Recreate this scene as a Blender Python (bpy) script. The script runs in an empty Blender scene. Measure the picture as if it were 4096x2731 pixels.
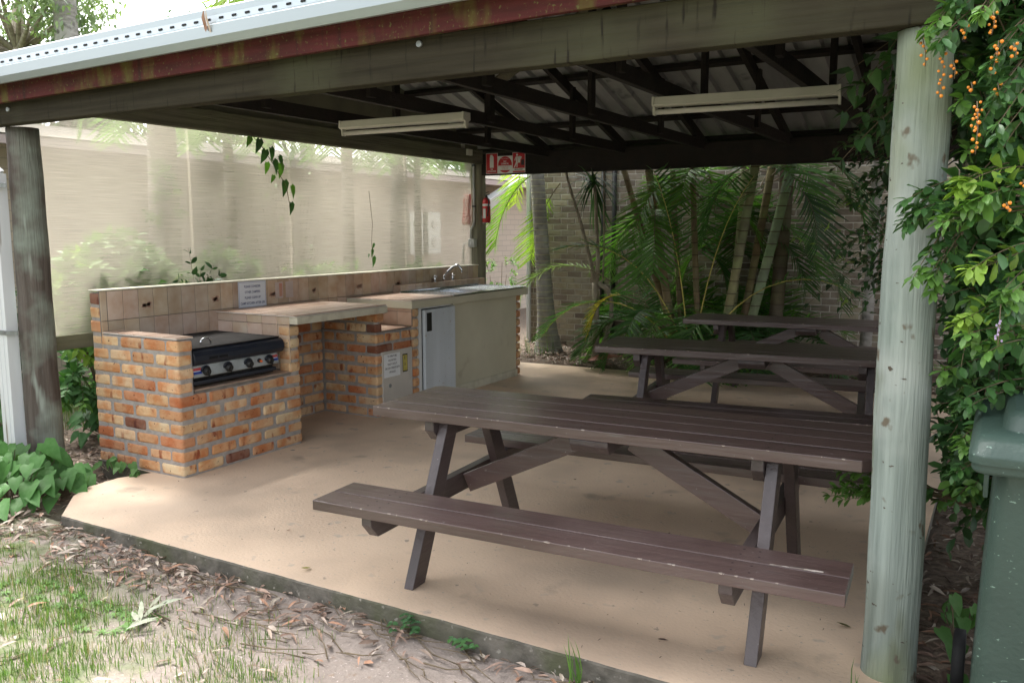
import bpy, math, random
import numpy as np
from mathutils import Vector, Matrix
random.seed(7); rng=np.random.default_rng(7)
S=bpy.context.scene; COL=S.collection; R=math.radians
U=random.uniform
# ------------------------------------------------------------------ materials
MATS={}
def mat(name,c1,c2=None,scale=6,rough=.6,bump=0,bscale=40,metal=0,stretch=(1,1,1),attr=False,transl=0,coord='Object',
        spots=None,spec=.5,det=6,c3=None,s3=1.5,coat=0,lo=.35,hi=.65,bstretch=None):
    """principled material: noise between c1 and c2, optional large patches of c3, spots (colour,scale,threshold), bump"""
    m=bpy.data.materials.new(name); m.use_nodes=True; N=m.node_tree.nodes; L=m.node_tree.links; N.clear()
    out=N.new('ShaderNodeOutputMaterial'); p=N.new('ShaderNodeBsdfPrincipled')
    p.inputs['Roughness'].default_value=rough; p.inputs['Metallic'].default_value=metal
    p.inputs['Specular IOR Level'].default_value=spec; p.inputs['Coat Weight'].default_value=coat
    tc=N.new('ShaderNodeTexCoord')
    def mapped(st):
        mp=N.new('ShaderNodeMapping'); mp.inputs['Scale'].default_value=st; L.new(tc.outputs[coord],mp.inputs[0]); return mp.outputs[0]
    def noise(sc,st=stretch,d=det,dist=0):
        n=N.new('ShaderNodeTexNoise'); n.inputs['Scale'].default_value=sc; n.inputs['Detail'].default_value=d
        n.inputs['Distortion'].default_value=dist; L.new(mapped(st),n.inputs[0]); return n.outputs[0]
    def ramp(src,a,b):
        r=N.new('ShaderNodeMapRange'); r.inputs[1].default_value=a; r.inputs[2].default_value=b; L.new(src,r.inputs[0]); return r.outputs[0]
    def mix(f,a,b,mode='MIX'):
        x=N.new('ShaderNodeMix'); x.data_type='RGBA'; x.blend_type=mode
        if isinstance(f,float): x.inputs[0].default_value=f
        else: L.new(f,x.inputs[0])
        for i,v in ((6,a),(7,b)):
            if isinstance(v,tuple): x.inputs[i].default_value=(*v,1)
            else: L.new(v,x.inputs[i])
        return x.outputs[2]
    c=c1
    if c2: c=mix(ramp(noise(scale),lo,hi),c1,c2)
    if c3: c=mix(ramp(noise(s3,(1,1,1),4),.48,.66),c,c3)
    if spots:
        for sp in spots: c=mix(ramp(noise(sp[1],sp[4] if len(sp)>4 else (1,1,1),3),sp[2],sp[2]+sp[3]),c,sp[0])
    if attr:
        a=N.new('ShaderNodeAttribute'); a.attribute_name='Col'
        c=mix(1.0,c,a.outputs['Color'],'MULTIPLY')
    if isinstance(c,tuple): p.inputs['Base Color'].default_value=(*c,1)
    else: L.new(c,p.inputs['Base Color'])
    if bump:
        b=N.new('ShaderNodeBump'); b.inputs['Strength'].default_value=min(1,bump); b.inputs['Distance'].default_value=.01
        L.new(noise(bscale,bstretch or stretch),b.inputs['Height']); L.new(b.outputs[0],p.inputs['Normal'])
    sh=p.outputs[0]
    if transl:
        t=N.new('ShaderNodeBsdfTranslucent')
        c2_=mix(1.0,c,(1.1,1.25,.6),'MULTIPLY')
        L.new(c2_,t.inputs[0])
        x=N.new('ShaderNodeMixShader'); x.inputs[0].default_value=transl; L.new(sh,x.inputs[1]); L.new(t.outputs[0],x.inputs[2]); sh=x.outputs[0]
    L.new(sh,out.inputs[0]); MATS[name]=m; return m
# ------------------------------------------------------------------ mesh builder
def basis(d):
    d=Vector(d).normalized(); up=Vector((0,0,1)) if abs(d.z)<.95 else Vector((1,0,0))
    s=d.cross(up).normalized(); u=s.cross(d); return d,s,u
class MB:
    def __init__(s): s.v=[];s.f=[];s.m=[];s.c=[];s.sm=[]
    def add(s,vs,fs,mi=0,col=(1,1,1),smooth=False):
        o=len(s.v); s.v+= [tuple(x) for x in vs]
        for f in fs: s.f.append(tuple(o+i for i in f)); s.m.append(mi); s.c.append(col); s.sm.append(smooth)
    def box(s,lo,hi,mi=0,col=(1,1,1),M=None):
        x0,y0,z0=lo;x1,y1,z1=hi
        vs=[(x0,y0,z0),(x1,y0,z0),(x1,y1,z0),(x0,y1,z0),(x0,y0,z1),(x1,y0,z1),(x1,y1,z1),(x0,y1,z1)]
        if M is not None: vs=[M@Vector(v) for v in vs]
        s.add(vs,[(3,2,1,0),(4,5,6,7),(0,1,5,4),(1,2,6,5),(2,3,7,6),(3,0,4,7)],mi,col)
    def bar(s,a,b,w,h,side=None,mi=0,col=(1,1,1)):
        """bar from a to b; w measured along 'side', h along the third axis"""
        a=Vector(a);b=Vector(b);d=(b-a).normalized()
        if side is None: _,sd,u=basis(d)
        else:
            sd=Vector(side); sd=(sd-d*sd.dot(d)).normalized(); u=sd.cross(d)
        vs=[]
        for p in (a,b):
            for i,j in ((-1,-1),(1,-1),(1,1),(-1,1)): vs.append(p+sd*i*w/2+u*j*h/2)
        s.add(vs,[(3,2,1,0),(4,5,6,7),(0,1,5,4),(1,2,6,5),(2,3,7,6),(3,0,4,7)],mi,col)
    def prism(s,poly,axis,t0,t1,mi=0,col=(1,1,1)):
        """poly 2D extruded along axis ('x': poly=(y,z); 'y': (x,z); 'z': (x,y))"""
        def P(p,t): return {'x':(t,p[0],p[1]),'y':(p[0],t,p[1]),'z':(p[0],p[1],t)}[axis]
        n=len(poly); vs=[P(p,t0) for p in poly]+[P(p,t1) for p in poly]
        fs=[tuple(range(n)),tuple(range(2*n-1,n-1,-1))]+[(i,i+n,(i+1)%n+n,(i+1)%n) for i in range(n)]
        s.add(vs,fs,mi,col)
    def tube(s,pts,rad,n=8,mi=0,col=(1,1,1),caps=True,smooth=True):
        pts=[Vector(p) for p in pts]; k=len(pts)
        if not hasattr(rad,'__len__'): rad=[rad]*k
        vs=[];fs=[]; prev=None
        for i,p in enumerate(pts):
            d=(pts[min(i+1,k-1)]-pts[max(i-1,0)])
            if d.length<1e-9: d=Vector((0,0,1))
            d.normalize()
            if prev is None: _,sd,u=basis(d)
            else:
                sd=prev-d*prev.dot(d)
                sd=sd.normalized() if sd.length>1e-6 else basis(d)[1]
                u=sd.cross(d)
            prev=sd
            for j in range(n):
                a=2*math.pi*j/n; vs.append(p+(sd*math.cos(a)+u*math.sin(a))*rad[i])
        for i in range(k-1):
            for j in range(n): fs.append((i*n+j,i*n+(j+1)%n,(i+1)*n+(j+1)%n,(i+1)*n+j))
        s.add(vs,fs,mi,col,smooth)
        if caps:
            o=len(s.v)-k*n
            s.f.append(tuple(o+j for j in range(n-1,-1,-1)));s.m.append(mi);s.c.append(col);s.sm.append(False)
            s.f.append(tuple(o+(k-1)*n+j for j in range(n)));s.m.append(mi);s.c.append(col);s.sm.append(False)
    def ball(s,c,r,n=8,mi=0,col=(1,1,1),sz=1):
        pts=[];rad=[]
        for i in range(n//2+1):
            a=math.pi*i/(n//2); pts.append((c[0],c[1],c[2]-r*sz*math.cos(a))); rad.append(max(r*math.sin(a),r*.02))
        s.tube(pts,rad,n,mi,col,False)
    def build(s,name,mats,parent=None,bevel=0,seg=2,auto=False):
        me=bpy.data.meshes.new(name)
        off=Vector((0,0,0))
        if parent is not None:
            off=Vector(parent.get('_base',(0,0,0)))
        me.from_pydata([tuple(Vector(v)-off) for v in s.v] if off.length else s.v,[],s.f)
        mats=mats if isinstance(mats,(list,tuple)) else [mats]
        for m in mats: me.materials.append(MATS[m])
        me.polygons.foreach_set('material_index',s.m); me.polygons.foreach_set('use_smooth',s.sm)
        if any(c!=(1,1,1) for c in s.c):
            ca=me.color_attributes.new('Col','FLOAT_COLOR','CORNER')
            tot=np.array([len(f) for f in s.f]); cc=np.repeat(np.array([(*c,1) for c in s.c],dtype=np.float32),tot,axis=0)
            ca.data.foreach_set('color',cc.ravel())
        me.update()
        o=bpy.data.objects.new(name,me); COL.objects.link(o)
        if parent is not None: o.parent=parent; o['_base']=tuple(off)
        if bevel:
            b=o.modifiers.new('bevel','BEVEL'); b.width=bevel; b.segments=seg; b.limit_method='ANGLE'; b.angle_limit=R(35)
        return o
def tag(o,label=None,cat=None,group=None,kind=None):
    if label: o['label']=label
    if cat: o['category']=cat
    if group: o['group']=group
    if kind: o['kind']=kind
    return o
def thing(name,label,cat,base=(0,0,0),group=None,rz=0):
    o=bpy.data.objects.new(name,None); COL.objects.link(o); o.location=base; o['_base']=tuple(base); o.rotation_euler=(0,0,rz)
    o.empty_display_size=.1
    return tag(o,label,cat,group)
def copy_tree(root,loc,rz,label,seed=None):
    r=root.copy(); COL.objects.link(r); r.location=loc; r.rotation_euler=(0,0,rz); r['label']=label
    for ch in list(root.children):
        c=ch.copy(); COL.objects.link(c); c.parent=r
        for g in list(ch.children):
            d=g.copy(); COL.objects.link(d); d.parent=c
    return r
# big leaf-like meshes by numpy
def fastmesh(name,V,Fq,mname,cols=None,parent=None,smooth=False):
    """V (n,3), Fq (m,k) equal-size faces, cols (m,3)"""
    me=bpy.data.meshes.new(name); V=np.asarray(V,dtype=np.float32)
    if parent is not None: V=V-np.array(parent.get('_base',(0,0,0)),dtype=np.float32)
    m,k=Fq.shape
    me.vertices.add(len(V)); me.vertices.foreach_set('co',V.ravel().astype(np.float32))
    me.loops.add(m*k); me.loops.foreach_set('vertex_index',Fq.ravel().astype(np.int32))
    me.polygons.add(m); me.polygons.foreach_set('loop_start',np.arange(0,m*k,k,dtype=np.int32)); me.polygons.foreach_set('loop_total',np.full(m,k,dtype=np.int32))
    me.polygons.foreach_set('use_smooth',np.full(m,smooth))
    me.update(calc_edges=True)
    for mm in (mname if isinstance(mname,(list,tuple)) else [mname]): me.materials.append(MATS[mm])
    if cols is not None:
        ca=me.color_attributes.new('Col','FLOAT_COLOR','CORNER')
        cc=np.concatenate([np.repeat(cols,k,axis=0),np.ones((m*k,1))],1).astype(np.float32); ca.data.foreach_set('color',cc.ravel())
    me.validate()
    o=bpy.data.objects.new(name,me); COL.objects.link(o)
    if parent is not None: o.parent=parent; o['_base']=parent['_base']
    return o
def nrm(a): return a/np.maximum(np.linalg.norm(a,axis=1,keepdims=True),1e-9)
class Leaves:
    """collects leaves; each = 6 quads-ish (two halves, three stations) folded and curved"""
    def __init__(s): s.P=[];s.D=[];s.N=[];s.L=[];s.W=[];s.C=[]
    def add(s,p,d,n,l,w,c): s.P.append(p);s.D.append(d);s.N.append(n);s.L.append(l);s.W.append(w);s.C.append(c)
    def arr(s,P,D,N,L,W,C):
        for a,b in zip((s.P,s.D,s.N,s.L,s.W,s.C),(P,D,N,L,W,C)): a.extend(list(b))
    def build(s,name,mname,parent=None,curl=.25,fold=.25,shape='oval'):
        P=np.array(s.P);D=nrm(np.array(s.D,dtype=float));N=np.array(s.N,dtype=float);L=np.array(s.L)[:,None];W=np.array(s.W)[:,None];C=np.array(s.C)
        N=nrm(N-D*(N*D).sum(1,keepdims=True)); X=np.cross(D,N)
        if shape=='oval': st=[(0,.0),(.3,.42),(.65,.38),(1,0)]
        elif shape=='obov': st=[(0,.03),(.38,.40),(.76,.44),(1,.07)]
        elif shape=='lance': st=[(0,.05),(.25,.38),(.6,.34),(1,0)]
        elif shape=='heart': st=[(-.12,.25),(.15,.52),(.55,.36),(1,0)]
        elif shape=='blade': st=[(0,.4),(.4,.4),(.75,.28),(1,0)]
        n=len(P); rows=[]
        for t,w in st:
            z=-curl*t*t*L; mid=P+D*t*L+N*z
            rows.append((mid-X*w*W+N*fold*w*W, mid if (shape!='heart' or t>0) else P+0*mid, mid+X*w*W+N*fold*w*W))
        V=np.stack([r for row in rows for r in row],1) # n,12,3
        base=(np.arange(n)*12)[:,None,None]
        F=[]
        for i in range(3):
            a=i*3
            F.append((a,a+1,a+4,a+3)); F.append((a+1,a+2,a+5,a+4))
        F=np.array(F)[None]+base
        cols=np.repeat(C,6,axis=0)
        return fastmesh(name,V.reshape(-1,3),F.reshape(-1,4),mname,cols,parent,True)
def rv(n): return nrm(rng.normal(size=(n,3)))
# ------------------------------------------------------------------ materials used
mat('slab',(.69,.525,.38),(.61,.46,.33),2.2,.62,.25,60,c3=(.58,.43,.31),s3=.9,
    spots=[((.40,.33,.26),38,.70,.02),((.50,.40,.31),9,.64,.06),((.22,.2,.18),5.5,.735,.015),((.45,.345,.255),1.1,.50,.2),((.36,.28,.21),3.3,.64,.12),((.33,.26,.20),18,.70,.03),((.45,.37,.30),70,.66,.03)])
mat('slab_edge',(.155,.14,.115),(.085,.078,.062),14,.95,.8,35,c3=(.085,.088,.05),s3=4,spots=[((.28,.26,.22),26,.64,.05)])
mat('soil',(.40,.315,.26),(.33,.26,.21),5,.95,.8,60,spots=[((.22,.17,.13),14,.62,.08),((.52,.43,.37),30,.66,.05)])
mat('brick',(1,1,1),(.84,.55,.38),7.5,.85,.7,50,attr=True,det=8,lo=.42,hi=.62,spots=[((.45,.20,.14),13,.60,.10,(1,1,.45)),((.12,.055,.04),48,.675,.03),((1.0,.93,.82),6,.62,.1)])
mat('brickdull',(1,1,1),(.8,.75,.7),14,.9,.6,40,attr=True,spots=[((.25,.2,.18),30,.68,.05)])
mat('mortar',(.36,.33,.30),(.27,.25,.23),20,.95,.6,80)
mat('mortar_pale',(.56,.52,.46),(.48,.44,.38),8,.95,.4,60)
mat('tile',(1,1,1),(.80,.69,.60),9,.22,.08,20,attr=True,lo=.3,hi=.7)
mat('tile_worn',(1,1,1),(.86,.74,.66),7,.35,.08,20,attr=True)
mat('grout',(.13,.115,.10),(.2,.175,.15),12,.9)
mat('grout_light',(.66,.62,.57),(.58,.53,.48),12,.9)
mat('cream',(.56,.53,.40),(.50,.47,.35),3,.5,.1,30,spots=[((.42,.38,.28),6,.66,.1)])
mat('cream_dirty',(.55,.52,.41),(.34,.30,.22),10,.6,.15,30,lo=.45,hi=.8)
mat('door_white',(.60,.64,.68),(.50,.54,.57),6,.4,.15,8,stretch=(1,1,.12),spots=[((.42,.40,.38),30,.68,.04)])
mat('white_metal',(.62,.63,.62),(.52,.53,.52),7,.4)
mat('panel_metal',(.50,.47,.42),(.44,.41,.37),5,.4,spots=[((.3,.22,.15),25,.7,.03)])
mat('black',(.012,.012,.012),None,rough=.5)
mat('dark_hole',(.004,.004,.004),None,rough=.9)
mat('navy',(.012,.016,.026),(.02,.022,.03),8,.35,.1,30)
mat('hotplate',(.045,.042,.04),(.028,.026,.025),7,.85,.2,30,spec=.1)
mat('silver',(.55,.58,.58),(.36,.38,.38),9,.35,.05,20,metal=.6)
mat('chrome',(.75,.76,.78),None,rough=.08,metal=1)
mat('stainless',(.62,.64,.66),(.52,.54,.56),4,.2,.05,40,metal=1)
mat('red',(.55,.03,.03),(.42,.02,.02),6,.35)
mat('redsign',(.50,.022,.03),(.42,.02,.03),5,.4)
mat('redpouch',(.58,.10,.09),(.42,.05,.045),12,.3,.6,30)
mat('white',(.75,.76,.76),(.68,.69,.7),6,.45)
mat('paper',(.68,.72,.78),(.62,.66,.72),4,.3)
mat('sticker_faded',(.50,.42,.39),(.42,.34,.31),12,.3)
mat('sticker_red',(.46,.20,.15),(.42,.26,.20),12,.3)
mat('print_blue',(.06,.09,.20),None,rough=.6)
mat('print_black',(.03,.03,.035),None,rough=.6)
mat('blue',(.02,.05,.28),None,rough=.4)
mat('yellow',(.50,.42,.10),(.4,.33,.08),10,.5)
mat('orange',(.8,.16,.03),None,rough=.4)
mat('paint_brown',(.082,.050,.045),(.058,.036,.033),7,.33,.45,22,stretch=(.15,1.6,1.6),spec=.75,c3=(.10,.068,.062),s3=2.0,
    spots=[((.19,.17,.16),60,.72,.02),((.10,.085,.08),14,.66,.05,(.2,3,3))])
mat('paint_brown_y',(.058,.041,.040),(.042,.031,.030),7,.38,.45,22,stretch=(1.6,.2,1.6),spec=.6,c3=(.085,.066,.064),s3=2.0,spots=[((.19,.17,.16),60,.73,.02)])
mat('chip',(.55,.50,.45),(.4,.33,.27),20,.8)
mat('screwhead',(.02,.018,.018),None,rough=.6)
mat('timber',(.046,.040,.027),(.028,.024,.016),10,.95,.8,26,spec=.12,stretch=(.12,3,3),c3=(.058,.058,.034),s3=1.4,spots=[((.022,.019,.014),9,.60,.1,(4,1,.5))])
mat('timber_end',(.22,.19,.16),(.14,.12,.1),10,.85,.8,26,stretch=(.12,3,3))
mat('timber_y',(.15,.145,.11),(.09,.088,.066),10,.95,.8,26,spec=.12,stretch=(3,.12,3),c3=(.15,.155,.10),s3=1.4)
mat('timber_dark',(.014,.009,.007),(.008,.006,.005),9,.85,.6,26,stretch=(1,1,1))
mat('timber_brace',(.10,.09,.055),(.06,.05,.035),9,.85,.6,26)
mat('fascia',(.095,.024,.024),(.06,.02,.018),7,.85,.5,20,spec=.15,stretch=(.4,1,3),
    spots=[((.045,.022,.02),7,.60,.08,(1.6,1,.12)),((.10,.095,.025),9,.50,.26,(1.3,1,.45)),((.11,.11,.04),70,.60,.12,(1,1,.8))])
mat('gutter',(.36,.41,.43),(.31,.355,.375),2,.32,.1,6,metal=.35,stretch=(.2,1,1),spots=[((.42,.44,.43),4,.64,.1,(.3,1,1))])
mat('gutter_under',(.30,.31,.31),(.22,.23,.23),6,.6,.2,10,stretch=(.3,1,1))
mat('zinc',(.37,.37,.38),(.29,.29,.30),10,.5,.15,20,metal=.1,stretch=(1,.15,1),spots=[((.13,.13,.14),4,.62,.1)])
mat('gable_sheet',(.16,.155,.11),(.11,.11,.08),3,.85,.3,20)
mat('post_green',(.27,.32,.285),(.185,.225,.20),11,.8,.7,24,stretch=(4,4,.16),c3=(.36,.39,.36),s3=2.2,
    spots=[((.16,.19,.07),1.9,.50,.16,(1,1,.6)),((.13,.15,.10),4,.58,.12,(2,2,.5)),((.12,.10,.07),15,.64,.06,(1,1,.7)),((.07,.055,.04),30,.70,.02,(.6,.6,1.2))])
mat('post_grey',(.12,.10,.085),(.065,.05,.04),8,.85,.9,24,stretch=(4,4,.2),c3=(.21,.24,.20),s3=3.0,spots=[((.27,.30,.26),5,.6,.08,(2,2,.3))])
mat('post_back',(.25,.24,.17),(.16,.15,.11),8,.85,.8,24,stretch=(4,4,.2))
mat('downpipe',(.70,.72,.74),(.60,.62,.62),5,.38,.1,12,stretch=(1,1,.2),spots=[((.34,.31,.26),8,.66,.05,(3,3,.25))])
mat('galv',(.30,.32,.32),(.2,.21,.2),20,.5,metal=.6)
mat('conduit',(.50,.50,.48),(.42,.42,.40),6,.5)
mat('binplastic',(.034,.064,.051),(.027,.052,.041),5,.52,.25,60,c3=(.040,.074,.058),s3=1.2,spots=[((.17,.26,.21),46,.69,.03,(1,1,2.2)),((.2,.28,.24),70,.74,.02)])
mat('rubber',(.015,.015,.015),None,rough=.8)
mat('fluoro',(.56,.55,.49),(.50,.49,.43),4,.45)
mat('tube_glass',(.62,.60,.56),None,rough=.25)
mat('bark_palm',(.36,.34,.31),(.22,.205,.185),9,.85,.9,25,stretch=(1,1,2.5),c3=(.42,.41,.38),s3=2.5,spots=[((.11,.10,.09),5,.6,.1)])
mat('bark_cane',(.25,.23,.14),(.16,.13,.09),8,.7,.5,25,attr=True)
mat('bark_grey',(.33,.29,.23),(.20,.165,.13),12,.85,.9,30)
mat('twig',(.16,.12,.07),(.10,.075,.045),12,.8)
mat('leaf',(1,1,1),(.8,.85,.75),30,.40,attr=True,transl=.26,spec=.45)
mat('leaf_broad',(1,1,1),(.75,.85,.7),40,.55,attr=True,transl=.25,spec=.2)
mat('leaf_dark',(1,1,1),(.75,.8,.7),30,.5,attr=True,transl=.18,spec=.4)
mat('frond',(1,1,1),(.8,.85,.7),12,.42,attr=True,transl=.45,spec=.4)
mat('grass',(1,1,1),None,rough=.55,attr=True,transl=.35)
mat('litter',(1,1,1),(.72,.68,.64),30,.7,attr=True,transl=.05)
mat('berry',(.75,.27,.02),(.65,.2,.015),20,.3)
mat('petal',(.5,.4,.62),None,rough=.6,transl=.3)
mat('dryleaf',(.62,.58,.50),(.5,.44,.36),14,.6,transl=.35)
mat('roof_far',(.13,.12,.10),None,rough=.9,spec=.1)
mat('wall_pink',(.40,.33,.32),None,rough=.9)
# ------------------------------------------------------------------ world, sun, camera
w=bpy.data.worlds.new('World'); S.world=w; w.use_nodes=True; N=w.node_tree.nodes; L=w.node_tree.links
bg=N['Background']; sky=N.new('ShaderNodeTexSky'); sky.sky_type='NISHITA'; sky.sun_disc=False
EL,AZ=R(56),R(-68)      # sun high over the left side of the shelter
sky.sun_elevation=EL; sky.sun_rotation=AZ; sky.air_density=1.0; sky.dust_density=4.0; sky.ozone_density=1.0
hs=N.new('ShaderNodeHueSaturation'); hs.inputs['Saturation'].default_value=.22      # thin bright overcast: the sky is nearly white
L.new(sky.outputs[0],hs.inputs['Color']); L.new(hs.outputs[0],bg.inputs[0]); bg.inputs[1].default_value=.15
sd=Vector((math.sin(AZ)*math.cos(EL),math.cos(AZ)*math.cos(EL),math.sin(EL)))
ld=bpy.data.lights.new('sun','SUN'); ld.energy=1.6; ld.angle=R(14); ld.color=(1,.965,.9)
lo=bpy.data.objects.new('sun',ld); COL.objects.link(lo); lo.rotation_euler=(-sd).to_track_quat('-Z','Y').to_euler(); lo.location=sd*20
cd=bpy.data.cameras.new('camera'); cam=bpy.data.objects.new('camera',cd); COL.objects.link(cam); S.camera=cam
cam.location=(0,0,1.53); cam.rotation_euler=(R(82.5),R(.1),R(30)); cd.sensor_width=36; cd.lens=1950/2352*36; cd.clip_end=500; cd.clip_start=.05
cd.dof.use_dof=False
S.view_settings.view_transform='Standard'; S.view_settings.look='None'; S.view_settings.gamma=1
S.view_settings.exposure=2.12
S.cycles.max_bounces=6; S.cycles.diffuse_bounces=3; S.cycles.transparent_max_bounces=24; S.cycles.transmission_bounces=6
S.cycles.use_denoising=True
# ------------------------------------------------------------------ ground
def ghash(x,y): return .5*math.sin(x*1.7+y*2.3)+.3*math.sin(x*4.1-y*3.2+1)+.2*math.sin(x*9.3+y*7.7)
def gh(x,y):
    h=-.085
    t=min(max((-3.4-x)/1.4,0),1); h+=.06*t              # soil banked towards the left
    if y>8.45: h=-.03+min((y-8.45)*.06,.05)
    if x>-.3 and y>2.2: h=-.06
    if -5.15<x<-.3 and 2.7<y<8.35: return min(h,-.12)
    return h+.012*ghash(x,y)
def axis(lo,hi,fl,fh,step):
    a=list(np.arange(fl,fh,step)); 
    d=step; x=fl
    while x>lo: d*=1.35; x-=d; a.insert(0,x)
    d=step; x=fh
    while x<hi: d*=1.35; x+=d; a.append(x)
    return a
xs=axis(-90,90,-6.2,.6,.07); ys=axis(-60,90,.4,9.8,.07)
V=np.array([(x,y,gh(x,y)) for y in ys for x in xs]); nx=len(xs); ny=len(ys)
idx=np.arange(nx*ny).reshape(ny,nx)
F=np.stack([idx[:-1,:-1],idx[:-1,1:],idx[1:,1:],idx[1:,:-1]],-1).reshape(-1,4)
# ground material: bare sandy soil, thin lawn at the front left and beyond the shelter, dark mulch in the beds
gm=bpy.data.materials.new('ground'); gm.use_nodes=True; gn=gm.node_tree.nodes; gl=gm.node_tree.links; gp=gn['Principled BSDF']; gp.inputs['Roughness'].default_value=.95
geo=gn.new('ShaderNodeNewGeometry')
def gnoise(sc,det=6):
    n=gn.new('ShaderNodeTexNoise'); n.inputs['Scale'].default_value=sc; n.inputs['Detail'].default_value=det; gl.new(geo.outputs['Position'],n.inputs[0]); return n.outputs[0]
def gmix(f,a,b):
    x=gn.new('ShaderNodeMix'); x.data_type='RGBA'; gl.new(f,x.inputs[0])
    for i,v in ((6,a),(7,b)):
        if isinstance(v,tuple): x.inputs[i].default_value=(*v,1)
        else: gl.new(v,x.inputs[i])
    return x.outputs[2]
def gramp(s,a,b):
    r=gn.new('ShaderNodeMapRange'); r.inputs[1].default_value=a; r.inputs[2].default_value=b; gl.new(s,r.inputs[0]); return r.outputs[0]
def gmath(op,a,b):
    x=gn.new('ShaderNodeMath'); x.operation=op
    for i,v in ((0,a),(1,b)):
        if isinstance(v,(int,float)): x.inputs[i].default_value=v
        else: gl.new(v,x.inputs[i])
    return x.outputs[0]
soil=gmix(gramp(gnoise(3.5),.4,.62),(.285,.238,.205),(.22,.183,.158))
soil=gmix(gramp(gnoise(22),.6,.7),soil,(.22,.165,.125))
soil=gmix(gramp(gnoise(70,3),.64,.7),soil,(.42,.36,.33))
soil=gmix(gramp(gnoise(130,2),.66,.70),soil,(.16,.12,.09))
sep=gn.new('ShaderNodeSeparateXYZ'); gl.new(geo.outputs['Position'],sep.inputs[0])
wob=gmath('MULTIPLY',gmath('SUBTRACT',gnoise(2.2),.5),.9)
front=gramp(gmath('ADD',gmath('ADD',sep.outputs[1],gmath('MULTIPLY',sep.outputs[0],.45)),wob),.95,.35)  # lawn edge
gr=gmath('MULTIPLY',front,gramp(gnoise(9),.38,.6))
far=gramp(sep.outputs[0],-6.3,-7.2); gr=gmath('MAXIMUM',gr,far)
lawn=gmix(gramp(gnoise(14),.4,.6),(.07,.12,.03),(.14,.16,.065))
mul=gmath('MAXIMUM',gramp(sep.outputs[1],8.4,8.6),gmath('MULTIPLY',gramp(sep.outputs[0],-.35,-.2),gramp(sep.outputs[1],2.35,2.8)))
mul=gmath('MAXIMUM',mul,gmath('MULTIPLY',gmath('MULTIPLY',gramp(sep.outputs[0],-4.6,-4.9),gramp(sep.outputs[1],2.6,3.0)),gramp(sep.outputs[0],-6.6,-6.2)))
col=gmix(gr,soil,lawn); col=gmix(mul,col,gmix(gramp(gnoise(30),.4,.6),(.085,.06,.042),(.16,.12,.085)))
gl.new(col,gp.inputs['Base Color'])
bp_=gn.new('ShaderNodeBump'); bp_.inputs['Strength'].default_value=.7; bp_.inputs['Distance'].default_value=.015; gl.new(gnoise(35),bp_.inputs['Height']); gl.new(bp_.outputs[0],gp.inputs['Normal'])
MATS['ground']=gm
g=fastmesh('ground',V,F,'ground',smooth=True); g['kind']='structure'
# concrete slab
b=MB()
SL=[(-4.33,2.62),(-.25,2.62),(-.25,8.72),(-5.22,8.5),(-5.22,3.44),(-4.62,3.40),(-4.70,3.22),(-4.69,3.02),(-4.6,2.86)]
# subdivided front edge with crumbling arris
fr=[]
for i in range(121):
    x=-4.33+(4.08)*i/120; fr.append((x,2.62+.0012*math.sin(i*.7)+U(-.0015,.0015)))
poly=fr+SL[2:]
n=len(poly); top=[(x,y,0) for x,y in poly]; chm=[(x,y-(.006 if j<len(fr) else 0),-.007) for j,(x,y) in enumerate(poly)]; bot=[(x,y-(.012 if j<len(fr) else 0),-.2) for j,(x,y) in enumerate(poly)]
b.add(top,[tuple(range(n))],0)
b.add(top+chm,[(i,i+n,(i+1)%n+n,(i+1)%n) for i in range(n)],1)
b.add(chm+bot,[(i,i+n,(i+1)%n+n,(i+1)%n) for i in range(n)],1)
o=b.build('concrete_slab',['slab','slab_edge']); o['kind']='structure'
# ------------------------------------------------------------------ shelter
sh=thing('picnic_shelter','open timber picnic shelter with metal roof on round posts over the concrete slab','shelter',(-.26,3.07,0))
def post(x,y,z0,z1,r0,r1,m,label,lean=(0,0),seg=28):
    b=MB(); k=26; pts=[];rd=[]
    for i in range(k+1):
        t=i/k; pts.append((x+lean[0]*t+.004*math.sin(t*9+x),y+lean[1]*t,z0+(z1-z0)*t)); rd.append(r0+(r1-r0)*t+.0012*math.sin(t*31)+U(-.0006,.0006))
    b.tube(pts,rd,seg); o=b.build('post',m,sh); o['label']=label; return o
post(-.262,3.07,-.15,2.15,.089,.084,'post_green','pale green treated pole at the front right')
post(-5.27,3.12,-.15,2.15,.108,.092,'post_grey','dark weathered grey pole at the front left')
post(-5.435,8.6,-.1,2.3,.1,.095,'post_back','pole at the back left corner')
post(-.30,8.64,-.1,2.16,.1,.095,'post_back','pole at the back right corner')
def bx(name,lo_,hi_,m,bev=.004,label=None):
    b=MB(); b.box(lo_,hi_,0); o=b.build(name,m,sh,bev)
    if label: o['label']=label
    return o
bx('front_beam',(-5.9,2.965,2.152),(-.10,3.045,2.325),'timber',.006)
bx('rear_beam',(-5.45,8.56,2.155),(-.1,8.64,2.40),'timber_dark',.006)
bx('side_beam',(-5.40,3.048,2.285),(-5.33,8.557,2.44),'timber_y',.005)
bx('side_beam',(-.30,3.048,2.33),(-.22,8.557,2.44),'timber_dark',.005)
FALL=.0150
b=MB(); b.box((-5.95,2.90,2.267),(.5,2.93,2.392)); b.v=[(x,y,z+FALL*(x+4.9)) for x,y,z in b.v]; b.build('fascia','fascia',sh,.003)
# rail between front-left post and the brick counter
bx('side_rail',(-5.42,3.2,.742),(-5.37,8.5,.838),'timber_y',.004)
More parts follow.
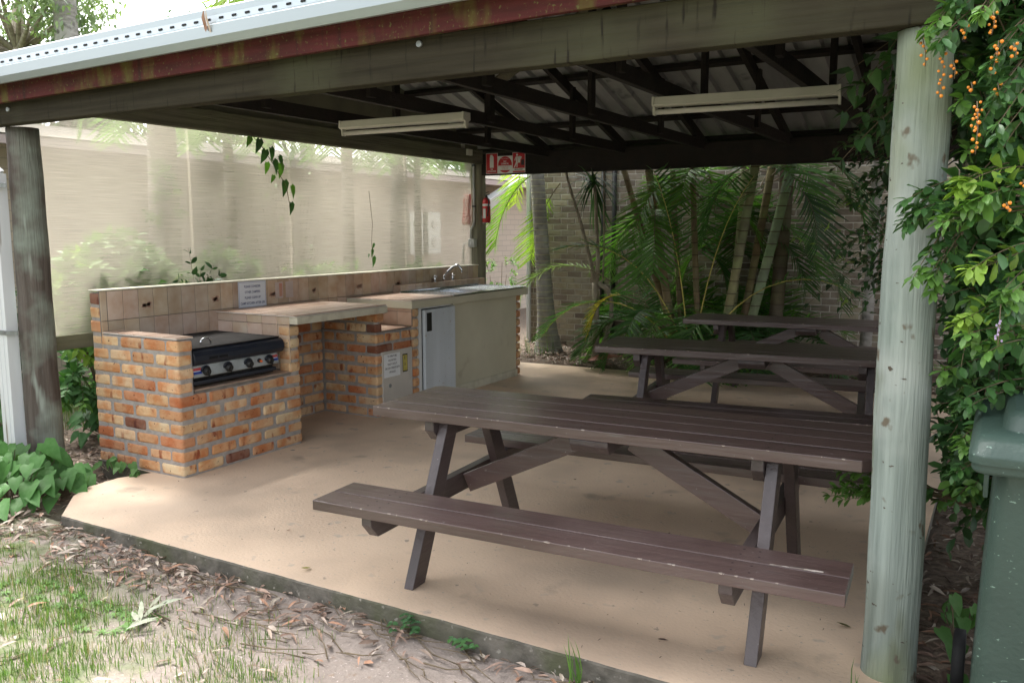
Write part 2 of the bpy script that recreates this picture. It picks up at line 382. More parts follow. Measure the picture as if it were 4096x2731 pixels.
# quad gutter with overflow slots
b=MB()
prof=[(2.895,2.405),(2.895,2.365),(2.815,2.345),(2.790,2.375),(2.788,2.425),(2.797,2.432),(2.797,2.437),(2.806,2.47),(2.806,2.50),(2.815,2.507)]
x0,x1=-6.0,.6
vs=[(x0,y,z) for y,z in prof]+[(x1,y,z) for y,z in prof]; n=len(prof)
mi=[1,1,0,0,0,0,0,0,0]
for i in range(n-1): b.add([vs[i],vs[i+1],vs[n+i+1],vs[n+i]],[(0,1,2,3)],mi[i])
inner=[(y+.003,z+.0) for y,z in prof]
b.add([(x0,2.80,2.35),(x0,2.9,2.37),(x0,2.9,2.5),(x0,2.808,2.5)],[(0,1,2,3)],0)
for i in range(74):
    x=-5.87+i*.083
    nb=Vector((0,-.033,.009)).normalized()
    c=Vector((x,2.8008,2.452))
    b.bar(c-Vector((.0125,0,0)),c+Vector((.0125,0,0)),.0075,.009,side=Vector((0,-1,.27)),mi=2)
b.v=[(x,y,z+FALL*(x+4.9)+.002) for x,y,z in b.v]
gt=b.build('gutter',['gutter','gutter_under','dark_hole'],sh)
sm=gt.modifiers.new('thick','SOLIDIFY'); sm.thickness=.0016; sm.offset=1
# roof sheets (trapezoid ribs running down the slope), front and rear slope
SLP=math.tan(R(17)); RY=5.8; ZE=2.44
def roofz(y): return ZE+SLP*((y-2.75) if y<RY else (8.85-y))
def roof_slope(ya,yb):
    b=MB(); x=-5.75; pts=[]
    while x<.5:
        pts+=[(x,0),(x+.014,.042),(x+.062,.042),(x+.076,0)]; x+=.2
    vs=[(px,ya,roofz(ya)+pz) for px,pz in pts]+[(px,yb,roofz(yb)+pz) for px,pz in pts]; n=len(pts)
    b.add(vs,[(i,i+1,n+i+1,n+i) for i in range(n-1)],0)
    return b.build('roof_sheet','zinc',sh)
roof_slope(2.84,RY); roof_slope(8.95,RY)
# gable end sheet on the left
b=MB(); b.prism([(3.05,2.445),(8.56,2.445),(8.56,roofz(8.56)-.02),(RY,roofz(RY)-.02),(3.05,roofz(3.05)-.02)],'x',-5.42,-5.405)
b.build('gable_panel','gable_sheet',sh)
b=MB(); b.prism([(3.05,2.445),(8.56,2.445),(8.56,roofz(8.56)-.02),(RY,roofz(RY)-.02),(3.05,roofz(3.05)-.02)],'x',-.12,-.105)
b.build('gable_panel','gable_sheet',sh)
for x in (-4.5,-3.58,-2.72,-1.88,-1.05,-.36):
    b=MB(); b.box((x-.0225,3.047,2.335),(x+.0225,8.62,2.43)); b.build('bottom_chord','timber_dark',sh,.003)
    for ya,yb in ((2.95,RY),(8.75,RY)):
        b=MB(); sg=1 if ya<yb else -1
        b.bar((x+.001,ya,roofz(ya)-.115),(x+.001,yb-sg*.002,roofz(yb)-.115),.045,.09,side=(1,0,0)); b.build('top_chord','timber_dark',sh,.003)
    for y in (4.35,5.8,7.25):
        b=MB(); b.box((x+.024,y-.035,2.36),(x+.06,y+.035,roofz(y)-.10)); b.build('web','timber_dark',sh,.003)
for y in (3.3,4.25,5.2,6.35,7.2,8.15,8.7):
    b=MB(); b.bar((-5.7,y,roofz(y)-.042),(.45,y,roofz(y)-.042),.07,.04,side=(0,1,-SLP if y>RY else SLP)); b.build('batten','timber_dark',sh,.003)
b=MB(); b.bar((-3.4,8.3,2.53),(-1.9,6.35,3.03),.10,.025,side=(0,-SLP,-.95)); 
b=MB(); b.bar((-4.35,7.1,2.86),(-2.7,5.95,3.17),.02,.11,side=(0,SLP,1)); b.build('brace','timber_brace',sh,.003)
# downpipe with elbow and strap brackets on the front-left post
b=MB()
def rectpipe(b,pts,w,h,side,mi=0):
    for p,q in zip(pts[:-1],pts[1:]): b.bar(p,q,w,h,side=side,mi=mi)
dp=[(-5.40,3.0,.0),(-5.40,3.0,1.875)]
rectpipe(b,dp,.125,.075,(1,0,0)); rectpipe(b,[(-5.40,3.0,1.86),(-5.62,2.93,2.05),(-5.66,2.86,2.36)],.115,.07,(0,1,0))
for xx in (-5.424,-5.376): b.box((xx-.003,2.9595,.0),(xx+.003,2.9625,1.86))
d=b.build('downpipe','downpipe',sh,.012,3)
for z in (.90,1.80):
    b=MB(); b.box((-5.468,2.955,z-.014),(-5.332,2.9605,z+.014)); b.bar((-5.33,2.958,z),(-5.255,2.985,z+.002),.004,.028,side=(0,1,0))
    b.build('bracket','galv',d,.001)
for x,y,z in ((-5.13,2.962,2.235),(-2.15,2.962,2.29)):
    b=MB(); b.tube([(x,y+.01,z),(x,y-.008,z)],.013,10); b.build('bolt','galv',sh)
# ------------------------------------------------------------------ brick barbecue counter
BC=[(.60,.42,.24),(.60,.40,.22),(.58,.36,.19),(.54,.30,.15),(.47,.22,.11),(.64,.49,.30),(.58,.37,.21),(.62,.43,.26),(.50,.27,.14)]
def bcol(i=None,dark=0):
    c=random.choice(BC) if random.random()>.05 else (.24,.12,.08)
    k=U(.85,1.1); return tuple(v*k for v in c)
def bricks(b,org,u,n,L,z0,courses,par=0,cs=True,ce=False,bl=.225,ch=.0865,dep=.11,gap=.015,proud=0.0):
    """org corner (x,y), u along wall, n outward normal. cs/ce: corner at start/end shared with another face"""
    u=Vector((*u,0));n=Vector((*n,0));o=Vector((*org,0))
    for i in range(courses):
        z=z0+i*ch+gap/2; h=ch-gap
        even=(i%2==par)
        x=0 if (even or not cs) else .112
        if not cs and not even: first=.11
        else: first=None
        end=L if (not ce or (i%2==(1-par))) else L-.112
        while x<end-.03:
            l=first if first else bl; first=None
            if x+l>end-.05: l=end-x
            x2=x+l-gap if x+l<end-.001 else end
            j=U(-.0015,.0025)+proud
            a=o+u*(x); c=o+u*x2
            vs=[]
            for zz in (z,z+h):
                for p,q in ((a,0),(c,0),(c,1),(a,1)):
                    P=p+n*(j if q==0 else -dep)+Vector((0,0,zz))
                    if q==0: P+=Vector((U(-.003,.003),U(-.003,.003),U(-.003,.003)))
                    vs.append(P)
            b.add(vs,[(3,2,1,0),(4,5,6,7),(0,1,5,4),(1,2,6,5),(2,3,7,6),(3,0,4,7)],0,bcol())
            x+=l
bc=thing('brick_counter','long brick barbecue and kitchen counter with brown tiled splashback along the left side','counter',(-4.33,3.41,0))
X0,XF=-5.16,-4.325
# mortar cores + bricks
b=MB(); e=.0045
def core(x0,x1,y0,y1,z0,z1,eb=None): b.box((x0+e,y0+e,z0-.02),(x1-e,y1-e,z1-e*.5),1)
core(-5.075,XF,3.412,3.535,0,.865); core(-5.07,XF-.001,3.50,4.455,0,.52); core(-5.07,XF-.002,4.365,4.454,.5,.864)
bricks(b,(XF,3.41),(-1,0),(0,-1),XF-X0,0,10,0,True,False)              # end face
bricks(b,(XF,3.41),(0,1),(1,0),1.045,0,6,1,True,False)                 # long face under the barbecue
bricks(b,(XF,3.41),(0,1),(1,0),.122,.519,4,1,True,False,bl=.122)
bricks(b,(XF,4.352),(0,1),(1,0),.103,.519,4,0,False,False,bl=.2)
bb=b.build('brickwork',['brick','mortar'],bc,.019,4); bb['label']='barbecue end block of tan and orange bricks'
b=MB()
core(-5.05,-4.94,4.45,5.36,0,.865)
bricks(b,(-4.935,4.45),(0,1),(1,0),.905,0,10,1,False,False)
b2=b.build('brickwork',['brick','mortar'],bc,.018,4); b2['label']='brick back wall of the knee space'
b=MB()
core(-5.05,-4.37,5.36,5.84,0,.70); core(-4.93,-4.376,5.364,5.44,.6,.864)
bricks(b,(-4.367,5.36),(-1,0),(0,-1),.565,0,10,1,True,False)
bricks(b,(-4.367,5.36),(0,1),(1,0),.47,0,8,0,True,False); bricks(b,(-4.367,5.36),(0,1),(1,0),.085,.692,2,0,False,False)
b3=b.build('brickwork',['brick','mortar'],bc,.018,4); b3['label']='brick pier carrying the coin box'
b=MB()
core(-5.05,-4.36,5.84,5.925,0,.862); bricks(b,(-4.352,5.84),(0,1),(1,0),.085,0,10,1,False,False,bl=.3)
b4=b.build('brickwork',['brick','mortar'],bc,.02,4); b4['label']='narrow brick pier beside the white cupboard door'
b=MB()
core(-5.05,-4.42,7.70,7.80,0,.862); bricks(b,(-4.40,7.70),(0,1),(1,0),.1,0,10,1,False,False,bl=.3)
bricks(b,(-4.40,7.80),(-1,0),(0,1),.6,0,10,1,False,False)
b5=b.build('brickwork',['brick','mortar'],bc,.02,4); b5['label']='brick pier at the sink end'
# splash wall
b=MB(); b.box((X0+e,3.41+e,.0),(-5.062,8.0,1.128),1)
bricks(b,(-5.058,3.41),(-1,0),(0,-1),.102,.865,3,0,False,False,bl=.3,ch=.0885)
for i in range(10): pass
sw=b.build('splash_wall',['brick','mortar'],bc,.011,3)
def tcol(): k=U(.85,1.12); return (.56*k,.455*k*U(.96,1.04),.36*k*U(.93,1.05))
def tcol2(): k=U(.9,1.1); return (.47*k,.345*k,.265*k)
def tiles(b,P0,u,v,nu,nv,su,sv,col=tcol,th=.006,g=.004,cutu=None,cutv=None):
    P0=Vector(P0);u=Vector(u);v=Vector(v);n=u.cross(v)
    for i in range(nu):
        for j in range(nv):
            a0=i*su+g/2; a1=min((i+1)*su,cutu or 1e9)-g/2; c0=j*sv+g/2; c1=min((j+1)*sv,cutv or 1e9)-g/2
            if a1-a0<.008 or c1-c0<.008: continue
            pr=U(-.0004,.0004)
            vs=[P0+u*a+v*c+n*t for t in (0,th+pr) for a,c in ((a0,c0),(a1,c0),(a1,c1),(a0,c1))]
            b.add(vs,[(3,2,1,0),(4,5,6,7),(0,1,5,4),(1,2,6,5),(2,3,7,6),(3,0,4,7)],0,col())
# splash tiles: face +X at x=-5.056; u=+Y, v=-Z gives n=-X, so use u=Y v=Z : Y x Z = +X
b=MB(); b.box((-5.062,3.412,.80),(-5.056,7.99,1.137),1)
tiles(b,(-5.056,3.475-.012,1.138-.39),(0,1,0),(0,0,1),39,2,.1165,.195,cutu=4.53)
tiles(b,(-5.056,3.413,1.138-.39),(0,1,0),(0,0,1),1,2,.048,.195)
bq=MB(); bq.box((X0+.002,3.405,1.139),(-5.045,8.0,1.147)); bq.build('coping','cream_dirty',bc,.002)
# flower decor on some tiles
def flower(y,z):
    for k in range(8):
        a=R(-175+k*26+U(-10,10)); l=U(.03,.055); w=l*.26
        c=Vector((-5.0492,y+U(-.006,.006),z+.012)); d=Vector((0,math.cos(a),math.sin(a))); s=Vector((0,-math.sin(a),math.cos(a)))
        b.add([c,c+d*l*.5+s*w,c+d*l,c+d*l*.5-s*w],[(0,1,2,3)],2,(.34,.20,.15) if k%2 else (.46,.32,.24))
for i in (2,7,12,16,21,26,31): flower(3.463+.1165*(i+.5),1.138-.115)
o=b.build('splash_tiles',['tile','grout','tile_worn'],bc,.0015,1)
# low niche for the barbecue: tiled ledge and side
b=MB(); b.box((-5.05,3.536,.50),(-4.335,4.364,.531),1)
tiles(b,(-5.04,3.537,.531),(1,0,0),(0,1,0),6,7,.118,.118,col=tcol2,cutv=.826,cutu=.712)
b.box((-5.05,4.362,.531),(-4.328,4.366,.935),1)
tiles(b,(-5.05,4.362,.545),(1,0,0),(0,0,1),5,3,.152,.16,cutu=.725,cutv=.385)
b.build('niche_tiles',['tile_worn','grout'],bc,.0012,1)
b=MB(); b.box((-5.05,3.415,.866),(-4.33,3.54,.872),1)
tiles(b,(-5.05,3.413,.872),(1,0,0),(0,1,0),5,1,.15,.125,col=tcol2,cutu=.725,g=.007)
b.build('side_top_tiles',['tile_worn','grout_light'],bc,.0012,1)
# benchtop 1
b=MB(); b.box((-5.05,4.36,.872),(-4.252,5.37,.926),0); b.build('benchtop','cream_dirty',bc,.003)['label']='low cream edged benchtop over the knee space'
b=MB(); b.box((-5.05,4.34,.9275),(-4.254,5.368,.932),1)
tiles(b,(-5.05,4.34,.932),(1,0,0),(0,1,0),6,7,.155,.150,col=tcol2,cutu=.795,cutv=1.027,g=.008)
b.build('benchtop_tiles',['tile_worn','grout_light'],bc,.0012,1)
# niche over coin box pier
b=MB(); b.box((-4.94,5.365,.70),(-4.372,5.838,.706),1)
tiles(b,(-4.94,5.365,.706),(1,0,0),(0,1,0),4,3,.155,.16,col=tcol2,cutu=.566,cutv=.47)
b.box((-5.05,5.835,.712),(-4.357,5.839,.86),1)
tiles(b,(-4.98,5.835,.713),(1,0,0),(0,0,1),5,2,.155,.12,col=tcol2,cutu=.62,cutv=.16)
b.build('ledge_tiles',['tile_worn','grout'],bc,.0012,1)
# benchtop 2 and sink section
b=MB(); b.box((-5.05,5.80,.862),(-4.33,6.42,.925),0); b.box((-4.40,6.42,.855),(-4.33,7.835,.925),0); b.box((-5.05,6.42,.70),(-4.40,7.80,.745),0)
b.build('benchtop','cream',bc,.003)['label']='cream edged benchtop beside and in front of the sink'
b=MB(); b.box((-5.05,5.80,.9262),(-4.334,6.44,.930),1)
tiles(b,(-5.05,5.80,.930),(1,0,0),(0,1,0),5,5,.155,.150,col=tcol2,cutu=.715,cutv=.64,g=.008)
b.build('benchtop_tiles',['tile_worn','grout_light'],bc,.0012,1)
b=MB(); b.box((-4.45,6.49,.0),(-4.398,7.70,.856),0); b.build('front_panel','cream',bc,.002)
b=MB(); b.box((-4.397,6.49,.0),(-4.383,7.705,.072),0); b.build('kickboard','cream_dirty',bc,.003)
b=MB(); b.box((-5.05,7.80,.862),(-4.34,7.84,.924),0); b.build('end_trim','cream_dirty',bc,.002)
b=MB(); b.box((-4.395,5.926,.0),(-4.352,5.962,.861),0); b.box((-4.43,5.926,.845),(-4.36,6.49,.861),0); b.build('cupboard_frame','white_metal',bc,.002)
b=MB(); b.box((-4.50,5.962,0),(-4.44,6.49,.845),0); b.build('cupboard_shade_block','black',bc)  # solid black block painting the shade in the gap behind the door
b=MB(); Mx=Matrix.Translation((-4.345,6.478,0))@Matrix.Rotation(R(2.2),4,'Z')
b.box((-.032,-.50,.035),(0,0,.838),0,M=Mx); dr=b.build('cupboard_door','door_white',bc,.006,3); dr['label']='bluish white cupboard door standing slightly open'
b=MB(); b.box((.001,-.475,.648),(.004,-.398,.812),0,M=Mx); b.build('handle_plate','black',dr,.001)
# ledge behind the sink
b=MB(); b.box((-5.056,6.47,.925),(-4.965,8.0,1.0),1)
tiles(b,(-4.965,6.47,.93),(0,1,0),(0,0,1),13,1,.1165,.076,cutu=1.52)
tiles(b,(-5.05,6.47,1.0),(1,0,0),(0,1,0),1,13,.09,.1165,cutv=1.52)
tiles(b,(-5.05,6.47,.93),(1,0,0),(0,0,1),1,1,.09,.075,col=tcol2)
b.build('tap_ledge',['tile','grout'],bc,.0012,1)
# coin box panel
cb=thing('coin_box','beige metal coin box panel with a printed notice set in the brick pier','coin box',(-4.365,5.62,0))
b=MB(); b.box((-4.40,5.425,.02),(-4.358,5.828,.535),0); b.build('panel','panel_metal',cb,.003)
b=MB(); b.box((-4.3575,5.44,.318),(-4.3555,5.655,.512),0); np_=b.build('notice_plate','white',cb,.001)
b=MB(); b.box((-4.3575,5.69,.335),(-4.3555,5.758,.488),0); b.box((-4.3554,5.694,.345),(-4.3550,5.754,.478),1); b.box((-4.3549,5.715,.44),(-4.3545,5.722,.47),0)
sp_=b.build('slot_plate',['black','yellow'],cb)
b=MB(); b.tube([(-4.358,5.515,.245),(-4.353,5.515,.245)],.017,14); b.build('keyhole','galv',cb)
def text(s,name,size,Mt,m,parent,lead=1.0,sx=1,bold=0,cx='CENTER'):
    cu=bpy.data.curves.new(name,'FONT'); cu.body=s; cu.size=size; cu.align_x=cx; cu.align_y='CENTER'; cu.space_line=lead; cu.offset=bold
    t=bpy.data.objects.new(name,cu); COL.objects.link(t); dg=bpy.context.evaluated_depsgraph_get()
    me=bpy.data.meshes.new_from_object(t.evaluated_get(dg)); bpy.data.objects.remove(t)
    me.transform(Matrix.Diagonal((sx,1,1,1))); me.transform(Mt); me.transform(Matrix.Translation(-Vector(parent.get('_base',(0,0,0)))))
    me.materials.clear(); me.materials.append(MATS[m])
    o=bpy.data.objects.new(name,me); COL.objects.link(o); o.parent=parent; o['_base']=parent['_base']; return o
FX=Matrix(((0,0,1,0),(1,0,0,0),(0,1,0,0),(0,0,0,1)))      # text facing +X, reading along +Y
def facing_x(x,y,z): return Matrix.Translation((x,y,z))@FX
FY=Matrix(((1,0,0,0),(0,0,-1,0),(0,1,0,0),(0,0,0,1)))     # text facing -Y, reading along +X
def facing_y(x,y,z): return Matrix.Translation((x,y,z))@FY
text('TO OPERATE BBQ\nAND GAS RING\nPLACE $1 IN SLOT\nONE COIN OPERATES BOTH\nAPPLIANCES','lettering',.0245,facing_x(-4.3550,5.548,.425),'print_black',np_,1.35,.62,.0004)
text('$1','lettering',.03,facing_x(-4.3546,5.724,.40),'print_black',sp_,1.1,.7)
# paper notice
sg=thing('paper_notice','laminated white notice asking campers to clean up, leaning on the splashback','sign',(-5.04,4.69,.93))
b=MB(); b.box((-5.042,4.555,.934),(-5.040,4.838,1.138),0); pp=b.build('sheet','paper',sg,.0008)
b=MB()
for z0,z1,y0,y1 in ((.94,.942,4.561,4.832),(1.130,1.132,4.561,4.832),(.94,1.132,4.561,4.563),(.94,1.132,4.830,4.832)): b.box((-5.0398,y0,z0),(-5.0394,y1,z1))
b.build('printed_border','blue',sg)
text('PLEASE CONSIDER\nOTHER CAMPERS\nPLEASE CLEAN UP\nCAMP KITCHEN AFTER USE','lettering',.0245,facing_x(-5.0393,4.697,1.033),'print_blue',pp,1.75,.82,.0006)
for k,(y,cc) in enumerate(((4.985,'red'),(5.10,None))):
    st=thing('sticker',('faded red and white sticker on the splashback right of the paper notice','faded white sticker on the splashback between the red sticker and the sink')[k],'sticker',(-5.045,y,.98))
    b=MB(); b.box((-5.0485,y-.042,.985),(-5.0478,y+.042,1.115)); b.build('backing','sticker_faded',st)
    if cc:
        b=MB(); b.box((-5.0476,y+.002,1.0),(-5.0472,y+.034,1.105)); b.build('printed_patch','sticker_red',st)
    else:
        b=MB(); b.box((-5.0476,y-.03,1.07),(-5.0472,y+.03,1.10)); b.build('printed_patch','sticker_faded',st)
# ------------------------------------------------------------------ gas barbecue
gb=thing('gas_barbecue','dark gas barbecue with flat steel lid and four knobs in the brick counter','barbecue',(-4.5,3.94,.54))
b=MB(); b.box((-5.0,3.56,.60),(-4.43,4.33,.775),0); b.build('body','navy',gb,.004)
b=MB(); b.prism([(-5.02,.783),(-4.385,.783),(-4.372,.788),(-4.372,.793),(-5.02,.796)],'y',3.545,4.305); b.build('lid','hotplate',gb,.002)
b=MB(); b.prism([(-4.44,.782),(-4.375,.782),(-4.352,.770),(-4.340,.745),(-4.338,.715),(-4.352,.690),(-4.372,.682),(-4.44,.682)],'y',3.548,4.318); b.build('front_hood','navy',gb,.006,3)
b=MB(); b.prism([(-4.44,.681),(-4.372,.681),(-4.352,.612),(-4.358,.606),(-4.44,.606)],'y',3.548,4.275); cp=b.build('control_panel','silver',gb,.002)
b=MB(); b.box((-4.46,3.56,.545),(-4.40,4.26,.605),0); b.build('burner_tray','hotplate',gb,.002)
b=MB(); b.prism([(-4.44,.582),(-4.36,.586),(-4.356,.565),(-4.362,.560),(-4.44,.556)],'y',3.55,4.25); b.build('drip_bar','navy',gb,.003)
for y in (3.645,3.825,4.0,4.185):
    b=MB(); b.tube([(-4.368,y,.646),(-4.3585,y,.6425)],.036,20,0); b.build('dial','navy',gb)
    b=MB(); b.tube([(-4.362,y,.6445),(-4.342,y,.638),(-4.330,y,.634)],[.0265,.0265,.021],18); b.bar((-4.329,y,.656),(-4.327,y,.613),.008,.010,side=(0,1,0)); b.build('knob','black',gb,.0015)
b=MB(); b.tube([(-4.362,4.095,.65),(-4.35,4.095,.647)],.014,12); b.build('igniter','black',gb)
b=MB(); b.tube([(-4.352,4.098,.647),(-4.335,4.10,.643)],.007,10); b.build('igniter_button','orange',gb)
for y,w_ in ((3.578,.035),(4.243,.027)):
    b=MB()
    for y0,y1,zz0,zz1,m_ in ((y-w_,y+w_,.630,.668,0),(y-w_,y+w_,.652,.668,1),(y-w_*.8,y+w_*.8,.6455,.650,2)):
        xo=.0012+.0003*m_
        f=lambda z:-4.372+(.681-z)/(.681-.612)*.020+xo
        b.add([(f(zz0),y0,zz0),(f(zz0),y1,zz0),(f(zz1),y1,zz1),(f(zz1),y0,zz1)],[(0,1,2,3)],m_)
    b.build('badge',['blue','redpouch','white'],cp)
b=MB(); pts=[]
for i in range(9):
    a=math.pi*i/8; pts.append((-4.49,3.765-.042*math.cos(a),.797+.036*math.sin(a)))
b.tube(pts,.0055,8); b.build('lid_handle','chrome',gb)
b=MB(); b.box((-4.337,3.66,.716),(-4.3362,3.73,.732)); b.box((-4.337,3.74,.716),(-4.3362,3.81,.732)); b.build('vent_slot','dark_hole',gb)
# ------------------------------------------------------------------ sink and tap
sk=thing('sink','stainless steel sink with drainer set in the end of the counter','sink',(-4.65,7.1,.93))
b=MB()
by0,by1,bx0,bx1=6.78,7.20,-4.90,-4.46; zt=.935
sx0,sx1,sy0,sy1=-4.955,-4.338,6.445,7.83
for lo_,hi_ in (((sx0,sy0,zt-.003),(sx1,by0,zt)),((sx0,by1,zt-.003),(sx1,sy1,zt)),((sx0,by0,zt-.003),(bx0,by1,zt)),((bx1,by0,zt-.003),(sx1,by1,zt))): b.box(lo_,hi_)
for i in range(11): b.box((-4.88,7.28+i*.045,zt),(-4.42,7.295+i*.045,zt+.0025))
b.box((sx0,sy0,zt),(sx0+.012,sy1,zt+.016)); b.box((sx1-.008,sy0,zt),(sx1,sy1,zt+.005)); b.box((sx0,sy1-.008,zt),(sx1,sy1,zt+.006))
b.build('drainer','stainless',sk,.0015)
b=MB(); d=.17
P=[(bx0,by0),(bx1,by0),(bx1,by1),(bx0,by1)]; q=[(x+(.02 if x==bx0 else -.02),y+(.02 if y==by0 else -.02)) for x,y in P]
b.add([(x,y,zt-.003) for x,y in P]+[(x,y,zt-d) for x,y in q],[(0,4,5,1),(1,5,6,2),(2,6,7,3),(3,7,4,0),(4,7,6,5)],0)
b.build('bowl','stainless',sk)
tp=thing('tap','chrome swan neck tap with two cross handles on the tiled ledge','tap',(-5.0,7.25,1.006))
b=MB(); pts=[(-5.0,7.25,1.006),(-5.0,7.25,1.06)]
for i in range(13):
    t=i/12; pts.append((-5.0+.20*t,7.25+.03*t,1.06+.115*math.sin(min(t*1.15,1)*math.pi*.5)-.045*max(0,t-.8)/.2))
pts.append((pts[-1][0]+.004,pts[-1][1],pts[-1][2]-.03))
b.tube(pts,[.016,.014]+[.0105]*(len(pts)-4)+[.0105,.011],10); b.build('spout','chrome',tp)
for y in (7.09,7.41):
    b=MB(); b.tube([(-5.0,y,1.006),(-5.0,y,1.012),(-5.0,y,1.045),(-5.0,y,1.052)],[.024,.016,.012,.014],12)
    for a in (20,80,140):
        v=Vector((math.cos(R(a)),math.sin(R(a)),0))*.026; b.tube([Vector((-5.0,y,1.060))-v,Vector((-5.0,y,1.060))+v],.0065,8)
    b.ball((-5.0,y,1.064),.012,8); b.build('handle','chrome',tp)
# ------------------------------------------------------------------ signs, extinguisher, conduit
def sign_plate(name,label,x0,x1,z0,z1,m,group=None):
    t=thing(name,label,'sign',((x0+x1)/2,8.555,z0)); b=MB(); b.box((x0,8.553,z0),(x1,8.557,z1)); p=b.build('plate',m,t,.0008); return t,p
YS=8.5524
def rect(b,x0,x1,z0,z1,k=0,mi=0): 
    y=YS-.0006*k; b.add([(x0,y,z0),(x1,y,z0),(x1,y,z1),(x0,y,z1)],[(0,1,2,3)],mi)
def disc(b,cx,cz,r,k=0,mi=0,a0=0,a1=360,n=40):
    y=YS-.0006*k; b.add([(cx+r*math.cos(R(a0+(a1-a0)*i/n)),y,cz+r*math.sin(R(a0+(a1-a0)*i/n))) for i in range(n+(0 if a1-a0==360 else 1))],[tuple(range(n+(0 if a1-a0==360 else 1)))],mi)
def polyy(b,pts,k=0,mi=0): 
    y=YS-.0006*k; b.add([(x,y,z) for x,z in pts],[tuple(range(len(pts)))],mi)
# extinguisher sign
t,p=sign_plate('fire_extinguisher_sign','red sign with a white extinguisher symbol, leftmost of the three fire signs','' and 0 or -5.285,-5.128,2.170,2.402,'white') if False else sign_plate('fire_extinguisher_sign','red sign with a white extinguisher symbol, leftmost of the three fire signs',-5.285,-5.128,2.170,2.402,'white')
b=MB(); rect(b,-5.281,-5.132,2.174,2.398); b.build('red_field','redsign',t)
b=MB(); cx=-5.2065; rect(b,cx-.026,cx+.026,2.238,2.352,1); disc(b,cx,2.352,.026,1,0,0,180,16); rect(b,cx-.010,cx+.010,2.375,2.384,1); polyy(b,[(cx-.022,2.372),(cx-.004,2.376),(cx-.004,2.384),(cx-.022,2.382)],2); b.build('symbol','white',t)
text('FIRE\nEXTINGUISHER','lettering',.0235,facing_y(cx,YS-.001,2.208),'white',t,.95,.72,.0005)
# chemical type sign
t,p=sign_plate('dry_chemical_sign','white sign with a red round dry chemical symbol between the two red fire signs',-5.127,-4.931,2.168,2.366,'white')
cx,cz=-5.029,2.268
b=MB(); disc(b,cx,cz,.092,0,0); b.build('red_disc','redsign',t)
b=MB(); rect(b,cx-.088,cx+.088,2.206,2.258,1); b.build('white_band','white',t)
text('DRY\nCHEMICAL','lettering',.026,facing_y(cx,YS-.0014,2.290),'white',t,.95,.8,.0006)
text('FIRE EXTINGUISHER','lettering',.013,facing_y(cx,YS-.0014,2.333),'white',t,1,.8)
text('FOR WOOD PAPER TEXTILES\nFLAMMABLE LIQUIDS\nELECTRICAL FIRES','lettering',.0125,facing_y(cx,YS-.0014,2.233),'redsign',t,1.15,.75)
# blanket sign
t,p=sign_plate('fire_blanket_sign','red fire blanket sign showing a figure holding a blanket, rightmost of the three fire signs',-4.930,-4.765,2.172,2.398,'white')
b=MB(); rect(b,-4.926,-4.769,2.222,2.394); rect(b,-4.926,-4.769,2.176,2.192); b.build('red_field','redsign',t)
text('FIRE BLANKET','lettering',.0215,facing_y(-4.8475,YS-.001,2.207),'print_black',t,1,.82,.0005)
b=MB(); x=-4.93; z=2.22
def q(*pts): polyy(b,[(x+a*.163,z+c*.175) for a,c in pts],1)
disc(b,x+.37*.163,z+.86*.175,.0125,1)
q((.30,.76),(.42,.76),(.40,.40),(.28,.42)); q((.30,.44),(.38,.42),(.20,.06),(.12,.08)); q((.33,.42),(.41,.40),(.40,.08),(.33,.06)); q((.14,.08),(.2,.08),(.1,.03),(.08,.05)); q((.40,.76),(.40,.68),(.66,.66),(.66,.72)); q((.22,.70),(.30,.76),(.22,.50),(.16,.50))
q((.45,.76),(.60,.78),(.76,.72),(.70,.62),(.64,.56),(.62,.34),(.52,.38),(.42,.32),(.44,.55))
b.build('figure','white',t)
b=MB(); x,z=-4.93,2.22
q((.70,.20),(.94,.20),(.94,.50),(.90,.56),(.76,.56),(.70,.48)); b.build('pot','print_black',t)
# fire extinguisher on the post
fe=thing('fire_extinguisher','small red fire extinguisher with a white band hanging on the right of the back post','extinguisher',(-5.262,8.52,1.60))
b=MB(); cx,cy=-5.262,8.52
b.tube([(cx,cy,z) for z in (1.612,1.62,1.86,1.885,1.898)],[.043,.047,.047,.034,.016],20); b.build('cylinder','red',fe)
b=MB(); b.tube([(cx,cy,1.80),(cx,cy,1.825)],.0478,20,caps=False); b.build('white_band','white',fe)
b=MB(); b.tube([(cx,cy,1.895),(cx,cy,1.925)],.013,10); b.bar((cx-.02,cy,1.925),(cx+.045,cy-.01,1.935),.018,.008); b.bar((cx-.02,cy,1.945),(cx+.04,cy-.01,1.962),.018,.006); b.build('valve','black',fe)
b=MB(); b.tube([(cx+.02,cy-.02,1.915),(cx+.055,cy-.04,1.86),(cx+.05,cy-.045,1.74),(cx+.04,cy-.045,1.68)],.007,8); b.build('hose','black',fe)
b=MB(); b.box((cx-.10,cy+.03,1.66),(cx+.03,cy+.046,1.69)); b.box((cx-.03,cy-.052,1.604),(cx+.052,cy+.03,1.611)); b.build('bracket','galv',fe)
b=MB(); b.box((cx-.018,cy-.0492,1.66),(cx+.018,cy-.0472,1.77)); b.build('label_patch','white_metal',fe)
